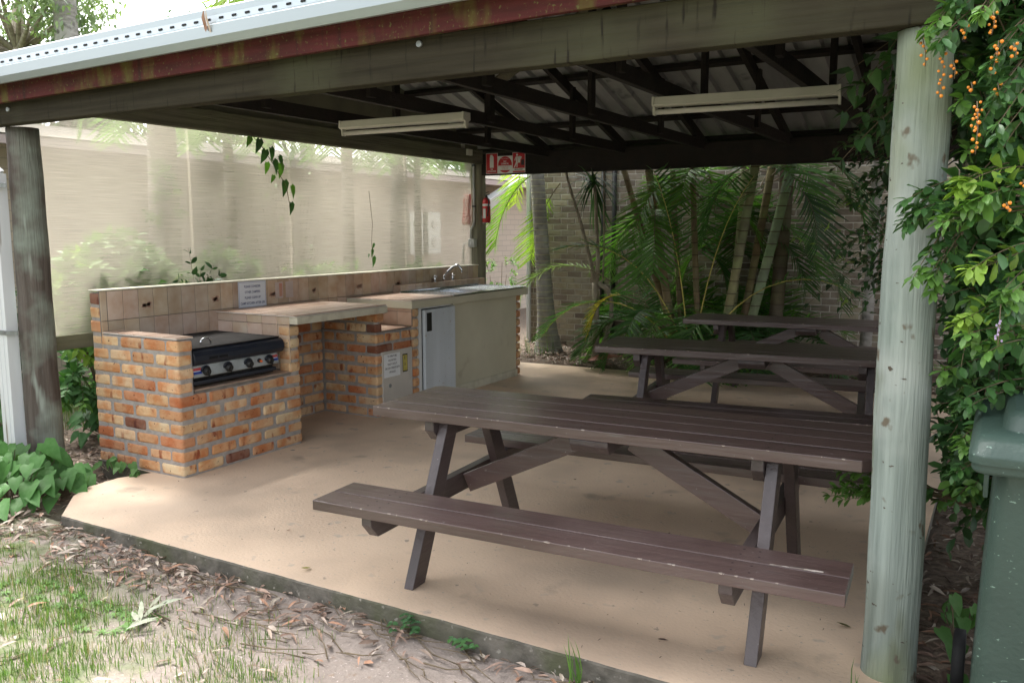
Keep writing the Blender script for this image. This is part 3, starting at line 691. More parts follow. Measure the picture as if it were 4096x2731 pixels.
# fire blanket pouch
fb=thing('fire_blanket_pouch','faded red plastic fire blanket pouch hanging on the left of the back post','fire blanket',(-5.52,8.44,1.58))
b=MB(); k=9; vs=[];fs=[]
for i in range(k):
    t_=i/(k-1); z=1.585+.355*t_; wl=.055-.006*t_+U(-.003,.003); th=.016+.006*math.sin(t_*9); 
    lean=.018*t_
    vs+=[(-5.515-wl+lean,8.47,z),(-5.515-wl*.2+lean,8.47-th,z),(-5.515+wl*.5+lean,8.47-th*.9,z),(-5.515+wl+lean,8.475,z)]
for i in range(k-1):
    for j in range(3): a=i*4+j; fs.append((a,a+1,a+5,a+4))
b.add(vs,fs,0,(1,1,1),True); po=b.build('pouch','redpouch',fb); s_=po.modifiers.new('t','SOLIDIFY'); s_.thickness=.006; s_.offset=-1
b=MB(); b.box((-5.545,8.446,1.905),(-5.515,8.450,1.925)); b.build('label_patch','white',fb)
b=MB(); b.bar((-5.545,8.47,1.59),(-5.55,8.47,1.50),.006,.003); b.bar((-5.50,8.47,1.94),(-5.50,8.52,1.97),.01,.004); b.build('pull_tape','timber_brace',fb)
# conduit and switch
cn=thing('electrical_conduit','grey electrical conduit running down the front of the back post to the switch','conduit',(-5.41,8.47,.9))
b=MB(); b.tube([(-5.415,8.488,2.45),(-5.415,8.488,1.62),(-5.425,8.485,1.58),(-5.455,8.48,1.53),(-5.46,8.478,1.42)],.013,10)
b.build('upper_run','conduit',cn)
b=MB(); b.tube([(-5.44,8.47,1.375),(-5.50,8.468,1.372),(-5.545,8.468,1.362),(-5.555,8.468,1.33),(-5.555,8.468,1.10)],.012,10); b.build('lower_run','conduit',cn)
for z in (2.27,1.80):
    b=MB(); b.box((-5.434,8.472,z-.009),(-5.396,8.5,z+.009)); b.build('saddle','black',cn,.001)
sx=thing('power_switch','square pale grey switch box on the back post below the fire extinguisher','switch',(-5.425,8.47,1.33))
b=MB(); b.box((-5.475,8.44,1.325),(-5.385,8.50,1.42)); b.build('box','conduit',sx,.006,3)
b=MB(); b.box((-5.440,8.434,1.355),(-5.424,8.4395,1.392)); b.build('rocker','white',sx,.002)
jb=thing('junction_box','pale box and short duct fixed under the rafters at the end of the first lamp','junction box',(-5.40,8.2,2.36))
b=MB(); b.box((-5.45,8.2,2.362),(-5.30,8.29,2.43)); b.build('box','fluoro',jb,.003)
b=MB(); b.box((-5.445,8.21,2.431),(-5.395,8.28,2.62)); b.build('duct','fluoro',jb,.003)
# ------------------------------------------------------------------ strip lamps
def lamp(label):
    t=thing('strip_lamp',label,'lamp',(0,0,0),'unlit fluorescent strip lamps under the rafters')
    b=MB(); b.prism([(-.04,.0),(.04,.0),(.047,-.048),(.03,-.056),(-.03,-.056),(-.047,-.048)],'x',-.53,.53); b.build('housing','fluoro',t,.002)
    for s in (-1,1):
        b=MB(); b.prism([(-.047,.002),(.047,.002),(.050,-.050),(.022,-.062),(.018,-.105),(-.018,-.105),(-.022,-.062),(-.050,-.050)],'x',s*.53,s*.545); b.build('end_cap','fluoro',t,.002)
    b=MB(); b.tube([(-.529,0,-.086),(.529,0,-.086)],.0165,14); b.build('tube','tube_glass',t)
    return t
l1=lamp('unlit white strip lamp on the left, nearer the shade cloth'); l1.location=(-3.83,5.05,2.334); l1.rotation_euler=(0,0,R(2))
l2=copy_tree(l1,(-1.40,5.17,2.334),R(5),'unlit white strip lamp on the right, with vine leaves at its end')
# ------------------------------------------------------------------ picnic tables
def chips(b,x0,x1,y,z,n,side=-1):
    for _ in range(n):
        x=U(x0,x1); l=U(.004,.02)*(1.8 if random.random()<.15 else 1); w_=U(.0015,.004)
        b.add([(x,y-.0008*-side*0,z+.0007),(x+l,y,z+.0007),(x+l*.8,y-side*w_,z+.0007),(x+l*.3,y-side*w_*.8,z+.0007)],[(0,1,2,3)],1)
        b.add([(x,y+side*.0008,z-.001),(x+l,y+side*.0008,z-.001),(x+l*.7,y+side*.0008,z-.001-w_),(x+l*.2,y+side*.0008,z-.001-w_*.7)],[(3,2,1,0)],1)
def picnic_table(label):
    t=thing('picnic_table',label,'table',(0,0,0),'dark brown timber picnic tables on the slab')
    b=MB(); z=.725; W=.142; g=.0035; HL=1.065
    for i in range(4):
        y0=-.287+i*(W+g); c=.035
        poly=[(-HL,y0),(HL,y0),(HL,y0+W),(-HL,y0+W)]
        if i==0: poly=[(-HL+.004,y0),(HL-.03,y0),(HL,y0+.03),(HL,y0+W),(-HL,y0+W),(-HL,y0+.004)]
        if i==3: poly=[(-HL,y0),(HL,y0),(HL,y0+W-.03),(HL-.03,y0+W),(-HL+.03,y0+W),(-HL,y0+W-.03)]
        b.prism(poly,'z',z-.044,z+U(-.0008,.0008))
    chips(b,-HL+.03,HL-.05,-.2875,z,14)
    for x in (-.78,-.72,-.04,.04,.70,.76):
        for i in range(4):
            for k in (.04,.10):
                xx=x+U(-.01,.01); yy=-.287+i*(W+g)+k
                b.add([(xx+.004*math.cos(a),yy+.004*math.sin(a),z+.0013) for a in [j*math.pi/4 for j in range(8)]],[tuple(range(8))],2)
    b.build('tabletop',['paint_brown','chip','screwhead'],t,.003)
    for s in (-1,1):
        b=MB(); yc=.63*s; zz=.425; H2=1.03
        for k in (0,1):
            y0=yc-.14+k*.1415; b.box((-H2+.006,y0,zz-.042),(H2+.010,y0+.138,zz+U(-.0008,.0008)))
        if s<0:
            chips(b,-H2+.15,H2-.15,yc-.1403,zz,22)
            for (x,l) in ((.79,.14),):       # worn streak along the joint near the right end
                for j in range(14):
                    xx=x+j*.012; hw=U(.001,.005)+(.005 if j>8 else 0); y=yc+.003+j*.0008
                    b.add([(xx,y-hw,zz+.0012),(xx+.0125,y-hw*U(.6,1.2),zz+.0012),(xx+.0125,y+hw*.5,zz+.0012),(xx,y+hw*.4,zz+.0012)],[(0,1,2,3)],1)
        for x in (-.77,-.71,.68,.74):
            for y in (yc-.10,yc-.04,yc+.05,yc+.10):
                xx=x+U(-.01,.01)
                b.add([(xx+.0045*math.cos(a),y+.0045*math.sin(a),zz+.0013) for a in [j*math.pi/4 for j in range(8)]],[tuple(range(8))],2)
        b.build('bench_seat',['paint_brown','chip','screwhead'],t,.003)
    for sx_ in (-1,1):
        xl=.72*sx_
        for s in (-1,1):
            b=MB(); 
            b.prism([(s*.53,0),(s*.43,0),(s*.115,.679),(s*.215,.679)] if s>0 else [(s*.43,0),(s*.53,0),(s*.215,.679),(s*.115,.679)],'x',xl-.023,xl+.023)
            b.build('leg','paint_brown_y',t,.003)
        b=MB(); xs_=xl-.0475
        b.prism([(-.75,.382),(.75,.382),(.75,.346),(.70,.290),(-.70,.290),(-.75,.346)],'x',xs_-.0235,xs_+.0235); b.build('seat_support','paint_brown_y',t,.003)
        b=MB(); b.prism([(-.27,.6795),(.27,.6795),(.27,.635),(.22,.585),(-.22,.585),(-.27,.635)],'x',xs_-.0235,xs_+.0235); b.build('top_cleat','paint_brown_y',t,.003)
        b=MB(); b.bar((.10*sx_,.0,.630),((.70)*sx_+(-.05 if sx_>0 else -.02),.0,.335),.045,.09,side=(0,1,0)); b.build('brace','paint_brown',t,.003)
    b=MB(); b.prism([(-.278,.6795),(.278,.6795),(.278,.655),(.25,.622),(-.25,.622),(-.278,.655)],'x',-.085,.085); b.build('middle_cleat','paint_brown_y',t,.005)
    return t
t1=picnic_table('nearest dark brown timber picnic table, chipped paint along its front bench')
copy_tree(t1,(-1.42,5.79,0),R(7.3),'middle dark brown picnic table, between the nearest table and the one by the palms')
copy_tree(t1,(-1.46,7.80,0),R(4.5),'farthest dark brown picnic table, nearest the palms at the back edge')
t1.location=(-1.435,3.352,0); t1.rotation_euler=(0,0,R(3.2))
# ------------------------------------------------------------------ wheelie bin
bn=thing('wheelie_bin','dark green wheelie bin with scratched body and domed lid right of the pale green post','bin',(.28,2.9,-.06))
def rrect(x0,x1,y0,y1,r,z,k=5):
    P=[]
    for cx,cy,a in ((x1-r,y1-r,0),(x0+r,y1-r,90),(x0+r,y0+r,180),(x1-r,y0+r,270)):
        for i in range(k+1): P.append((cx+r*math.cos(R(a+90*i/k)),cy+r*math.sin(R(a+90*i/k)),z))
    return P
def loft(b,rings,mi=0,cap=True,smooth=True):
    n=len(rings[0]); vs=[p for r in rings for p in r]
    b.add(vs,[(i*n+j,i*n+(j+1)%n,(i+1)*n+(j+1)%n,(i+1)*n+j) for i in range(len(rings)-1) for j in range(n)],mi,(1,1,1),smooth)
    if cap: b.add(rings[-1],[tuple(range(n))],mi); b.add(rings[0],[tuple(range(n-1,-1,-1))],mi)
b=MB(); loft(b,[rrect(-.012,.545,2.68,3.16,.05,-.05),rrect(-.010,.548,2.665,3.18,.05,.1),rrect(.002,.552,2.635,3.2,.05,.5),rrect(.018,.56,2.60,3.22,.05,.86),rrect(.018,.56,2.60,3.22,.05,.90)]); b.build('body','binplastic',bn,0)
b=MB(); loft(b,[rrect(-.035,.60,2.545,3.26,.04,.878),rrect(-.042,.607,2.538,3.267,.045,.885),rrect(-.042,.607,2.538,3.267,.045,.905)]); 
for x in (-.01,.25,.53): b.add([(x,2.60,.80),(x,2.545,.878),(x,2.60,.878),(x+.012,2.60,.80),(x+.012,2.545,.878),(x+.012,2.60,.878)],[(0,1,2),(5,4,3),(0,3,4,1),(1,4,5,2)],0)
b.build('rim','binplastic',bn,.003)
b=MB(); loft(b,[rrect(-.050,.612,2.528,3.27,.05,.907),rrect(-.050,.612,2.526,3.27,.05,.93),rrect(-.046,.608,2.532,3.27,.05,.938),rrect(-.038,.60,2.545,3.26,.05,.962),rrect(-.028,.59,2.56,3.25,.05,.972),
   rrect(.028,.54,2.64,3.18,.07,.978),rrect(.036,.53,2.65,3.17,.07,1.015),rrect(.055,.51,2.67,3.14,.06,1.032)]); b.build('lid','binplastic',bn,.004)
b=MB(); loft(b,[rrect(.12,.45,2.80,3.05,.05,1.032),rrect(.13,.44,2.81,3.04,.05,1.042)]); b.build('lid_emboss','binplastic',bn,.003)
b=MB(); b.tube([(0,3.30,.90),(.56,3.30,.90)],.016,10); b.bar((.06,3.2,.9),(.06,3.3,.9),.02,.03); b.bar((.50,3.2,.9),(.50,3.3,.9),.02,.03); b.build('handle','binplastic',bn)
for x in (-.05,.57):
    b=MB(); b.tube([(x-.02,3.20,.045),(x-.017,3.20,.045),(x+.017,3.20,.045),(x+.02,3.20,.045)],[.085,.1,.1,.085],28); w1=b.build('wheel','rubber',bn)
# ------------------------------------------------------------------ buildings behind
rb=thing('brick_building','tan brick building with a white downpipe at its corner behind the palms','building',(-3,9.9,0))
BR=[(.32,.28,.21),(.29,.245,.195),(.35,.31,.23),(.26,.215,.175),(.31,.275,.22),(.21,.17,.14)]
_bc=bcol
def bcol(): 
    c=random.choice(BR); k=U(.85,1.1); return tuple(v*k for v in c)
b=MB(); b.box((-5.53,10.007,-.3),(3.0,10.4,2.9),1)
bricks(b,(-5.55,10.0),(1,0),(0,-1),7.2,-.16,34,0,False,False,bl=.205,ch=.0765,gap=.0125,dep=.03)
b.build('wall',['brickdull','mortar_pale'],rb,.003,1)
b=MB(); b.bar((-5.49,9.955,-.1),(-5.49,9.955,2.6),.05,.05,side=(1,0,0)); b.build('downpipe','downpipe',rb,.008,2)
for x in (-4.43,-4.28):
    b=MB(); b.tube([(x,9.96,0),(x+.01,9.96,2.7)],.03,8); b.build('dark_pipe','black',rb)
b=MB(); b.box((-5.6,9.93,2.9),(3,10.5,3.0)); b.build('eave','roof_far',rb)
bcol=_bc
# pinkish long building on the left, beyond the shade cloth
m=bpy.data.materials.new('pinkbrick'); m.use_nodes=True; n_=m.node_tree.nodes; l_=m.node_tree.links
bt=n_.new('ShaderNodeTexBrick'); tc=n_.new('ShaderNodeTexCoord'); sp_=n_.new('ShaderNodeSeparateXYZ'); cb_=n_.new('ShaderNodeCombineXYZ')
l_.new(tc.outputs['Object'],sp_.inputs[0]); l_.new(sp_.outputs[1],cb_.inputs[0]); l_.new(sp_.outputs[2],cb_.inputs[1]); l_.new(cb_.outputs[0],bt.inputs[0])
bt.inputs['Scale'].default_value=1; bt.inputs['Brick Width'].default_value=.30; bt.inputs['Row Height'].default_value=.0865*1.1; bt.inputs['Mortar Size'].default_value=.007
bt.inputs['Color1'].default_value=(.46,.385,.315,1); bt.inputs['Color2'].default_value=(.42,.355,.29,1); bt.inputs['Mortar'].default_value=(.34,.30,.26,1)
l_.new(bt.outputs[0],n_['Principled BSDF'].inputs[0]); n_['Principled BSDF'].inputs['Roughness'].default_value=.9; MATS['pinkbrick']=m
pb=thing('long_building','long low building of pinkish brick beyond the shade cloth','building',(-8.2,6,0))
b=MB(); b.box((-8.4,-6,-.3),(-8.0,22,2.42)); b.build('wall','pinkbrick',pb)
b=MB(); b.prism([(-7.55,2.37),(-12,3.02),(-12,2.9),(-7.6,2.3)],'y',4.2,22.3); b.build('roof','roof_far',pb)
b=MB(); b.box((-7.66,-6.3,2.28),(-7.56,22.3,2.368)); b.build('gutter','wall_pink',pb)
b=MB(); b.bar((-7.5,13.2,2.34),(-7.8,12.55,1.93),.30,.10,side=(0,1,0)); b.build('downpipe','downpipe',pb,.01)
b=MB(); b.bar((-7.93,12.62,1.8),(-7.93,12.62,0),.09,.06,side=(0,1,0)); b.build('downpipe','downpipe',pb,.01)
for k,y in enumerate((10.60,11.07)):
    t=thing('outdoor_unit',('white outdoor unit seen through the shade cloth, left of the pair','white outdoor unit seen through the shade cloth, right of the pair')[k],'air conditioner',(-7.85,y,1.2),'white outdoor units on the far building')
    b=MB(); b.box((-7.99,y-.17,1.15),(-7.8,y+.17,1.80)); b.build('case','fluoro',t,.01)
    for z in (1.33,1.62):
        b=MB(); b.tube([(-7.80,y,z),(-7.79,y,z)],.075,20); b.build('fan_grille','panel_metal',t)
# ------------------------------------------------------------------ shade cloth
m=bpy.data.materials.new('shadecloth'); m.use_nodes=True; n_=m.node_tree.nodes; l_=m.node_tree.links; n_.clear()
out=n_.new('ShaderNodeOutputMaterial'); tr=n_.new('ShaderNodeBsdfTransparent'); tl=n_.new('ShaderNodeBsdfTranslucent'); df=n_.new('ShaderNodeBsdfDiffuse')
tc=n_.new('ShaderNodeTexCoord'); mp=n_.new('ShaderNodeMapping'); mp.inputs['Scale'].default_value=(1,2.2,230); l_.new(tc.outputs['Object'],mp.inputs[0])
no=n_.new('ShaderNodeTexNoise'); no.inputs['Scale'].default_value=1.6; no.inputs['Detail'].default_value=6; l_.new(mp.outputs[0],no.inputs[0])
mr=n_.new('ShaderNodeMapRange'); mr.inputs[1].default_value=.25; mr.inputs[2].default_value=.75; mr.inputs[3].default_value=.54; mr.inputs[4].default_value=.76; l_.new(no.outputs[0],mr.inputs[0])
mc=n_.new('ShaderNodeMix'); mc.data_type='RGBA'; mc.inputs[6].default_value=(.78,.70,.57,1); mc.inputs[7].default_value=(.94,.87,.74,1); l_.new(no.outputs[0],mc.inputs[0])
l_.new(mc.outputs[2],tl.inputs[0]); l_.new(mc.outputs[2],df.inputs[0])
m1=n_.new('ShaderNodeMixShader'); m1.inputs[0].default_value=.42; l_.new(tl.outputs[0],m1.inputs[1]); l_.new(df.outputs[0],m1.inputs[2])
m2=n_.new('ShaderNodeMixShader'); l_.new(mr.outputs[0],m2.inputs[0]); l_.new(m1.outputs[0],m2.inputs[1]); l_.new(tr.outputs[0],m2.inputs[2]); l_.new(m2.outputs[0],out.inputs[0]); MATS['shadecloth']=m
MATS['seam']=MATS['shadecloth']
sc=thing('shade_cloth','beige see-through shade cloth stretched along the left side above the splashback','shade cloth',(-5.45,5.9,.8))
ny,nz=120,22; V=[];
for j in range(nz+1):
    for i in range(ny+1):
        y=3.2+(8.52-3.2)*i/ny; z=.80+(2.42-.80)*j/nz
        x=-5.445+.012*math.sin(y*2.1)+.006*math.sin(y*9+z*2)*(1-j/nz*.5)+.004*math.sin(z*7+y)
        V.append((x,y,z))
F=[(j*(ny+1)+i,j*(ny+1)+i+1,(j+1)*(ny+1)+i+1,(j+1)*(ny+1)+i) for j in range(nz) for i in range(ny)]
fastmesh('cloth',np.array(V),np.array(F),'shadecloth',None,sc,True)
for y in (5.50,7.15,8.30,4.45):
    b=MB(); 
    for k in range(14): z0=.80+k*.115; b.add([(-5.422,y-.012+.02*math.sin(z0),z0),(-5.422,y+.012+.02*math.sin(z0),z0),(-5.422,y+.012+.02*math.sin(z0+.115),z0+.115),(-5.422,y-.012+.02*math.sin(z0+.115),z0+.115)],[(0,1,2,3)],0)
    b.build('seam','seam',sc)
# ------------------------------------------------------------------ vegetation helpers
def vcol(base,var=.25,yel=0):
    k=1+U(-var,var); return (base[0]*k*(1+yel*U(0,1.2)),base[1]*k*(1+yel*U(0,.6)),base[2]*k*U(.8,1.1))
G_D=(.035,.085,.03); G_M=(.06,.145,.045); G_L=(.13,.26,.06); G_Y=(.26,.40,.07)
def shoot(b,lv,p0,p1,sag=.05,n=8,ls=.05,lw=.5,base=G_M,tip=None,r=.003,rnd=.5,start=.15,up=(0,0,1),pair=True):
    p0=Vector(p0);p1=Vector(p1); mid=(p0+p1)/2+Vector((0,0,sag)); pts=[]
    for i in range(7):
        t=i/6; pts.append(p0*(1-t)**2+mid*2*t*(1-t)+p1*t*t)
    if b is not None: b.tube(pts,[r*(1-.7*i/6) for i in range(7)],5,caps=False)
    for k in range(n):
        t=start+(1-start)*(k+.5)/n; f=t*6; i=min(int(f),5); p=pts[i].lerp(pts[i+1],f-i); d=(pts[i+1]-pts[i]).normalized()
        a0=k*1.57+U(-.4,.4)
        _,s,u=basis(d)
        for q in ((0,math.pi) if pair else (0,)):
            a=a0+q; o=s*math.cos(a)+u*math.sin(a)
            dd=d*U(.4,.9)+o*U(.6,1)+Vector((U(-1,1),U(-1,1),U(-1,1)))*rnd*.4; nn=Vector(up)+Vector((U(-1,1),U(-1,1),U(-1,1)))*rnd
            l=ls*U(.65,1.2)*(1-.35*(t-.5 if t>.5 else 0)); c=base if (tip is None or t<.7) else tip
            lv.add(p,dd,nn,l,l*lw*U(.85,1.15),vcol(c))
    if tip is not None:
        for k in range(4):
            a=k*1.57; _,s,u=basis(d); lv.add(pts[-1],d*.8+(s*math.cos(a)+u*math.sin(a))*.7,Vector(up)+Vector((U(-.4,.4),)*3),ls*.7,ls*lw*.7,vcol(tip))
    return pts
def bush(name,label,cat,c,rad,nshoot,ls,base,tip=None,lw=.5,mname='leaf_broad',group=None,nl=7,trunk=None,shape='oval',z0=0,tiprate=.3,curl=.25,minz=None,up=(0,0,1)):
    t=thing(name,label,cat,(c[0],c[1],z0),group); b=MB(); lv=Leaves(); c=Vector(c)
    root=Vector(trunk if trunk else (c.x,c.y,z0))
    nb=max(5,nshoot//14)
    tips=[]
    for k in range(nb):
        v=Vector(rv(1)[0]); v.z=abs(v.z)*.8+.05 if k%3 else v.z*.5
        e=c+Vector((v.x*rad[0]*.6,v.y*rad[1]*.6,v.z*rad[2]*.6)); tips.append(e)
        mid=root.lerp(e,.5)+Vector((U(-.1,.1),U(-.1,.1),0))*rad[0]
        b.tube([root,root.lerp(mid,.5)+Vector((U(-.03,.03),U(-.03,.03),0)),mid,e],[.012*rad[2]+.004,.01*rad[2]+.003,.006*rad[2]+.003,.003],6,caps=False)
    for k in range(nshoot):
        v=Vector(rv(1)[0])*U(.35,1)**.5; e=c+Vector((v.x*rad[0],v.y*rad[1],v.z*rad[2]))
        if minz is not None and e.z<minz: e.z=minz+U(0,.1)
        s=min(random.sample(tips,min(4,len(tips))),key=lambda q:(q-e).length)
        s=s.lerp(e,U(.1,.5)) 
        tipc=tip if (tip and random.random()<tiprate) else None
        shoot(b,lv,s,e,U(-.02,.08),nl,ls,lw,base,tipc,up=up)
    b.build('branches','twig',t); lv.build('foliage',mname,t,shape=shape,curl=curl)
    return t
# ------------------------------------------------------------------ golden berry shrub at the right
du=thing('golden_dewdrop_shrub','leafy green shrub with hanging orange berries behind the post and bin','shrub',(.45,3.9,-.05))
b=MB(); lv=Leaves()
root=Vector((.35,4.0,-.05))
limbs=[]
for k in range(14):
    e=Vector((U(-.2,.7),U(3.1,5.6),U(.9,2.7))); m_=root.lerp(e,.5)+Vector((U(-.15,.15),U(-.15,.15),U(.1,.4)))
    b.tube([root+Vector((U(-.15,.15),U(-.15,.15),0)),root.lerp(m_,.5),m_,e],[.022,.018,.012,.006],7,caps=False); limbs.append(e); limbs.append(m_)
def near(e): return min(random.sample(limbs,8),key=lambda q:(q-e).length)
# deep dark interior and mid layer
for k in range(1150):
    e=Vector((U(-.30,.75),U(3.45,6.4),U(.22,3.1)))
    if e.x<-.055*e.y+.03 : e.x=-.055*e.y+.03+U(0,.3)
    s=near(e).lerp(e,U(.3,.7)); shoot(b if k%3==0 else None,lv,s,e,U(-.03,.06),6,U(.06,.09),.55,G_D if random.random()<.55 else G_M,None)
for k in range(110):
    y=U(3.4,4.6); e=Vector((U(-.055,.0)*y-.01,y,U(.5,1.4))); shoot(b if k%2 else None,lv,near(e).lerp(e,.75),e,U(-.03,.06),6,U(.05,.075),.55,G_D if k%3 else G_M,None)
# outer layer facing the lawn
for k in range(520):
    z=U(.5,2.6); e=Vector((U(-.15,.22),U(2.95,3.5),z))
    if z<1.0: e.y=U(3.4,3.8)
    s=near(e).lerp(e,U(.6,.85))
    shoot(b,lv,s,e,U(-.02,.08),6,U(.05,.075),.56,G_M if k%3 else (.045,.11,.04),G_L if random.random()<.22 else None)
# named sprays around the head of the post and across it
SP=[((-.10,3.0,2.25),(-.235,2.80,2.10),G_L,.045),((-.05,2.95,2.2),(-.19,2.76,2.06),G_M,.045),((0.0,2.9,2.3),(-.17,2.80,2.17),G_M,.04),((.02,2.9,2.28),(-.10,2.72,2.12),G_L,.042),
    ((.05,2.9,2.15),(-.06,2.72,1.98),G_M,.045),((.1,2.9,2.1),(-.04,2.70,1.90),G_M,.042),((.05,2.95,2.0),(-.075,2.78,1.83),G_M,.042),((.12,2.9,1.98),(-.03,2.7,1.78),G_M,.045),
    ((.10,2.9,1.72),(-.10,2.72,1.66),G_Y,.055),((.08,2.9,1.66),(-.08,2.70,1.60),G_L,.055),((.12,2.9,1.60),(-.14,2.74,1.55),G_L,.05),((.02,3.0,1.62),(-.16,2.78,1.60),G_M,.05),
    ((-.05,3.0,1.68),(-.24,2.84,1.60),G_M,.05),((-.10,2.95,1.62),(-.26,2.82,1.54),G_M,.048),((-.12,2.95,1.58),(-.20,2.80,1.42),G_L,.048),((-.10,2.95,1.52),(-.17,2.80,1.37),G_L,.045),
    ((.15,2.85,1.50),(-.06,2.66,1.42),G_Y,.05),((.12,2.9,1.44),(.0,2.65,1.36),G_L,.05),((.10,2.9,1.30),(-.10,2.72,1.26),G_Y,.05),((.10,2.9,1.22),(-.05,2.70,1.21),G_L,.048),
    ((.14,2.9,1.35),(.02,2.66,1.30),G_M,.05),((.1,3.1,1.05),(-.08,2.86,1.02),G_M,.045),((.1,3.1,.92),(-.07,2.88,.88),G_L,.042),((.1,3.1,.85),(-.09,2.9,.78),G_M,.042)]
for p0,p1,c,l in SP:
    for q in range(3):
        j=Vector((U(-.03,.03),U(-.05,.05),U(-.03,.03)))
        shoot(b,lv,Vector(p0)+j,Vector(p1)+j*(1 if q else 0),U(.0,.06),7,l*1.3,.48,c if q==0 else G_M,c)
for k in range(16):
    x=U(-.42,-.34)-k*.008; shoot(b,lv,root.lerp(Vector((-.1,3.5,.6)),.8),(x,3.38,.54+U(-.05,.07)),.06,6,.05,.5,G_M,G_L,start=.4)
b.build('branches','twig',du); lv.build('foliage','leaf',du,shape='obov')
# berry strands
def strand(p0,p1,n,full=True):
    b=MB(); p0=Vector(p0);p1=Vector(p1); b.tube([p0,p0.lerp(p1,.5)+Vector((.004,0,0)),p1],.0014,5)
    for i in range(n):
        t=(i+.3)/n; p=p0.lerp(p1,t); a=i*2.4; r=.0046*U(.8,1.2); b.ball(p+Vector((.008*math.cos(a),.008*math.sin(a),0)),r,8,1)
    return b.build('berry_strand',['twig','berry'],du)
for a in (((-.248,2.83,2.085),(-.236,2.83,2.0),7),((-.19,2.8,2.03),(-.19,2.8,1.90),11),((-.135,2.75,2.09),(-.14,2.75,2.05),4),((-.067,2.72,2.11),(-.069,2.72,2.05),8),((-.05,2.7,2.03),(-.063,2.7,1.94),9),
          ((-.09,2.66,1.87),(-.086,2.66,1.73),13),((-.085,2.67,1.85),(-.095,2.67,1.79),6),((-.045,2.7,1.92),(-.045,2.7,1.88),3),((-.015,2.7,2.02),(-.008,2.7,1.98),5),((.035,2.68,1.98),(.042,2.68,1.84),16),
          ((.03,2.68,1.66),(.035,2.68,1.63),4),((-.005,2.66,1.60),(.0,2.66,1.575),4),((-.16,2.77,2.0),(-.155,2.77,1.95),5),((-.11,2.72,1.93),(-.11,2.72,1.9),3)): strand(*a)
b=MB(); b.tube([(.0,2.62,1.33),(.0,2.62,1.22)],.0015,5)
for i in range(10): b.ball((U(-.008,.008),2.62+U(-.008,.008),1.23+i*.006),.004,6,1)
b.build('flower_spike',['twig','petal'],du)
# dry curled leaves caught at the top
for k,(x,y,z,a) in enumerate(((-.055,2.75,2.215,.6),(-.01,2.74,2.235,-1.2),(.045,2.72,2.23,-1.0))):
    lv=Leaves(); lv.add((x,y,z),(math.sin(a)*.6,-.2,-1 if k else -.4),(0,-1,.2),.09,.045,(1,1,1))
    o=lv.build('dry_leaf','dryleaf',None,curl=.5,fold=.5); 
    tag(o,('pale dry leaf caught at the top of the shrub, left of the three','pale dry curled leaf hanging at the top of the shrub, middle of the three','pale dry leaf at the top right corner of the shrub')[k],'leaf')
lv=Leaves(); lv.add((-3.215,2.776,2.52),(.02,-.05,-1),(0,-1,.1),.14,.03,(.35,.2,.14)); lv.add((-3.20,2.774,2.52),(.12,-.05,-1),(0,-1,.1),.16,.016,(.6,.5,.42))
o=lv.build('dry_leaf','litter',None,curl=.35,fold=.6,shape='lance'); tag(o,'brown dry gum leaves dangling over the gutter','leaf')
# vine creeping inside from the right, dark against the roof
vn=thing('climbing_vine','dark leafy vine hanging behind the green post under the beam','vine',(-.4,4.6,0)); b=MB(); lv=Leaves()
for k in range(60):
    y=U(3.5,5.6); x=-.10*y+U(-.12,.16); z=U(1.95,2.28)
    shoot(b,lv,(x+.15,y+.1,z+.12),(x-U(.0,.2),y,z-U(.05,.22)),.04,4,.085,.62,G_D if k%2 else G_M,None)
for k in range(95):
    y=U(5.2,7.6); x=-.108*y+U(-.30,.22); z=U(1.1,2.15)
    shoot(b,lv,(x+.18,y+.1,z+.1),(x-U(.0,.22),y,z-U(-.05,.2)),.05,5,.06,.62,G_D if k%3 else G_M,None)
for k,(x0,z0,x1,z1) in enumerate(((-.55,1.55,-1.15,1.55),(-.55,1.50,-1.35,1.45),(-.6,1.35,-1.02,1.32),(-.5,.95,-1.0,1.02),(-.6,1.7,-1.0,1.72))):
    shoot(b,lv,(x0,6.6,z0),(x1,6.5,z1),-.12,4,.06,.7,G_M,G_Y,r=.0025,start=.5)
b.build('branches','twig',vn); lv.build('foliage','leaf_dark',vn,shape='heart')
# leaves poking through the cloth side
hv=thing('hanging_creeper','creeper with dark drooping leaves hanging from the side beam inside the cloth','vine',(-5.3,5.1,2.0)); b=MB(); lv=Leaves()
pts=[(-5.32,4.98,2.32),(-5.31,5.12,2.2),(-5.31,5.25,2.05),(-5.30,5.36,1.90),(-5.30,5.40,1.72)]
b.tube(pts,.003,5)
for p,l,dx in (((-5.30,4.98,2.27),.09,-.3),((-5.3,5.08,2.26),.12,-.2),((-5.3,5.14,2.18),.12,-.3),((-5.3,5.2,2.2),.12,.3),((-5.29,5.22,2.1),.13,.5),((-5.3,5.3,2.08),.13,.1),((-5.3,5.22,1.98),.07,-.3),((-5.3,5.34,1.94),.14,.1),((-5.3,5.42,1.9),.12,.5),((-5.3,5.41,1.76),.11,.1),((-5.31,5.16,2.08),.1,.0),((-5.31,5.3,2.14),.11,.6)):
    lv.add(p,(0,dx,-1),(1,.2*dx,.2),l,l*.62,vcol(G_D if random.random()<.5 else (.09,.2,.04),.2))
b.build('branches','twig',hv); lv.build('foliage','leaf',hv,shape='heart')
hv=thing('poking_creeper','short creeper with small dark leaves hanging just left of the tap above the splashback','vine',(-5.3,6.5,1.2)); b=MB(); lv=Leaves()
b.tube([(-5.32,6.47,1.9),(-5.31,6.50,1.6),(-5.31,6.48,1.40),(-5.31,6.50,1.22)],.0025,5)
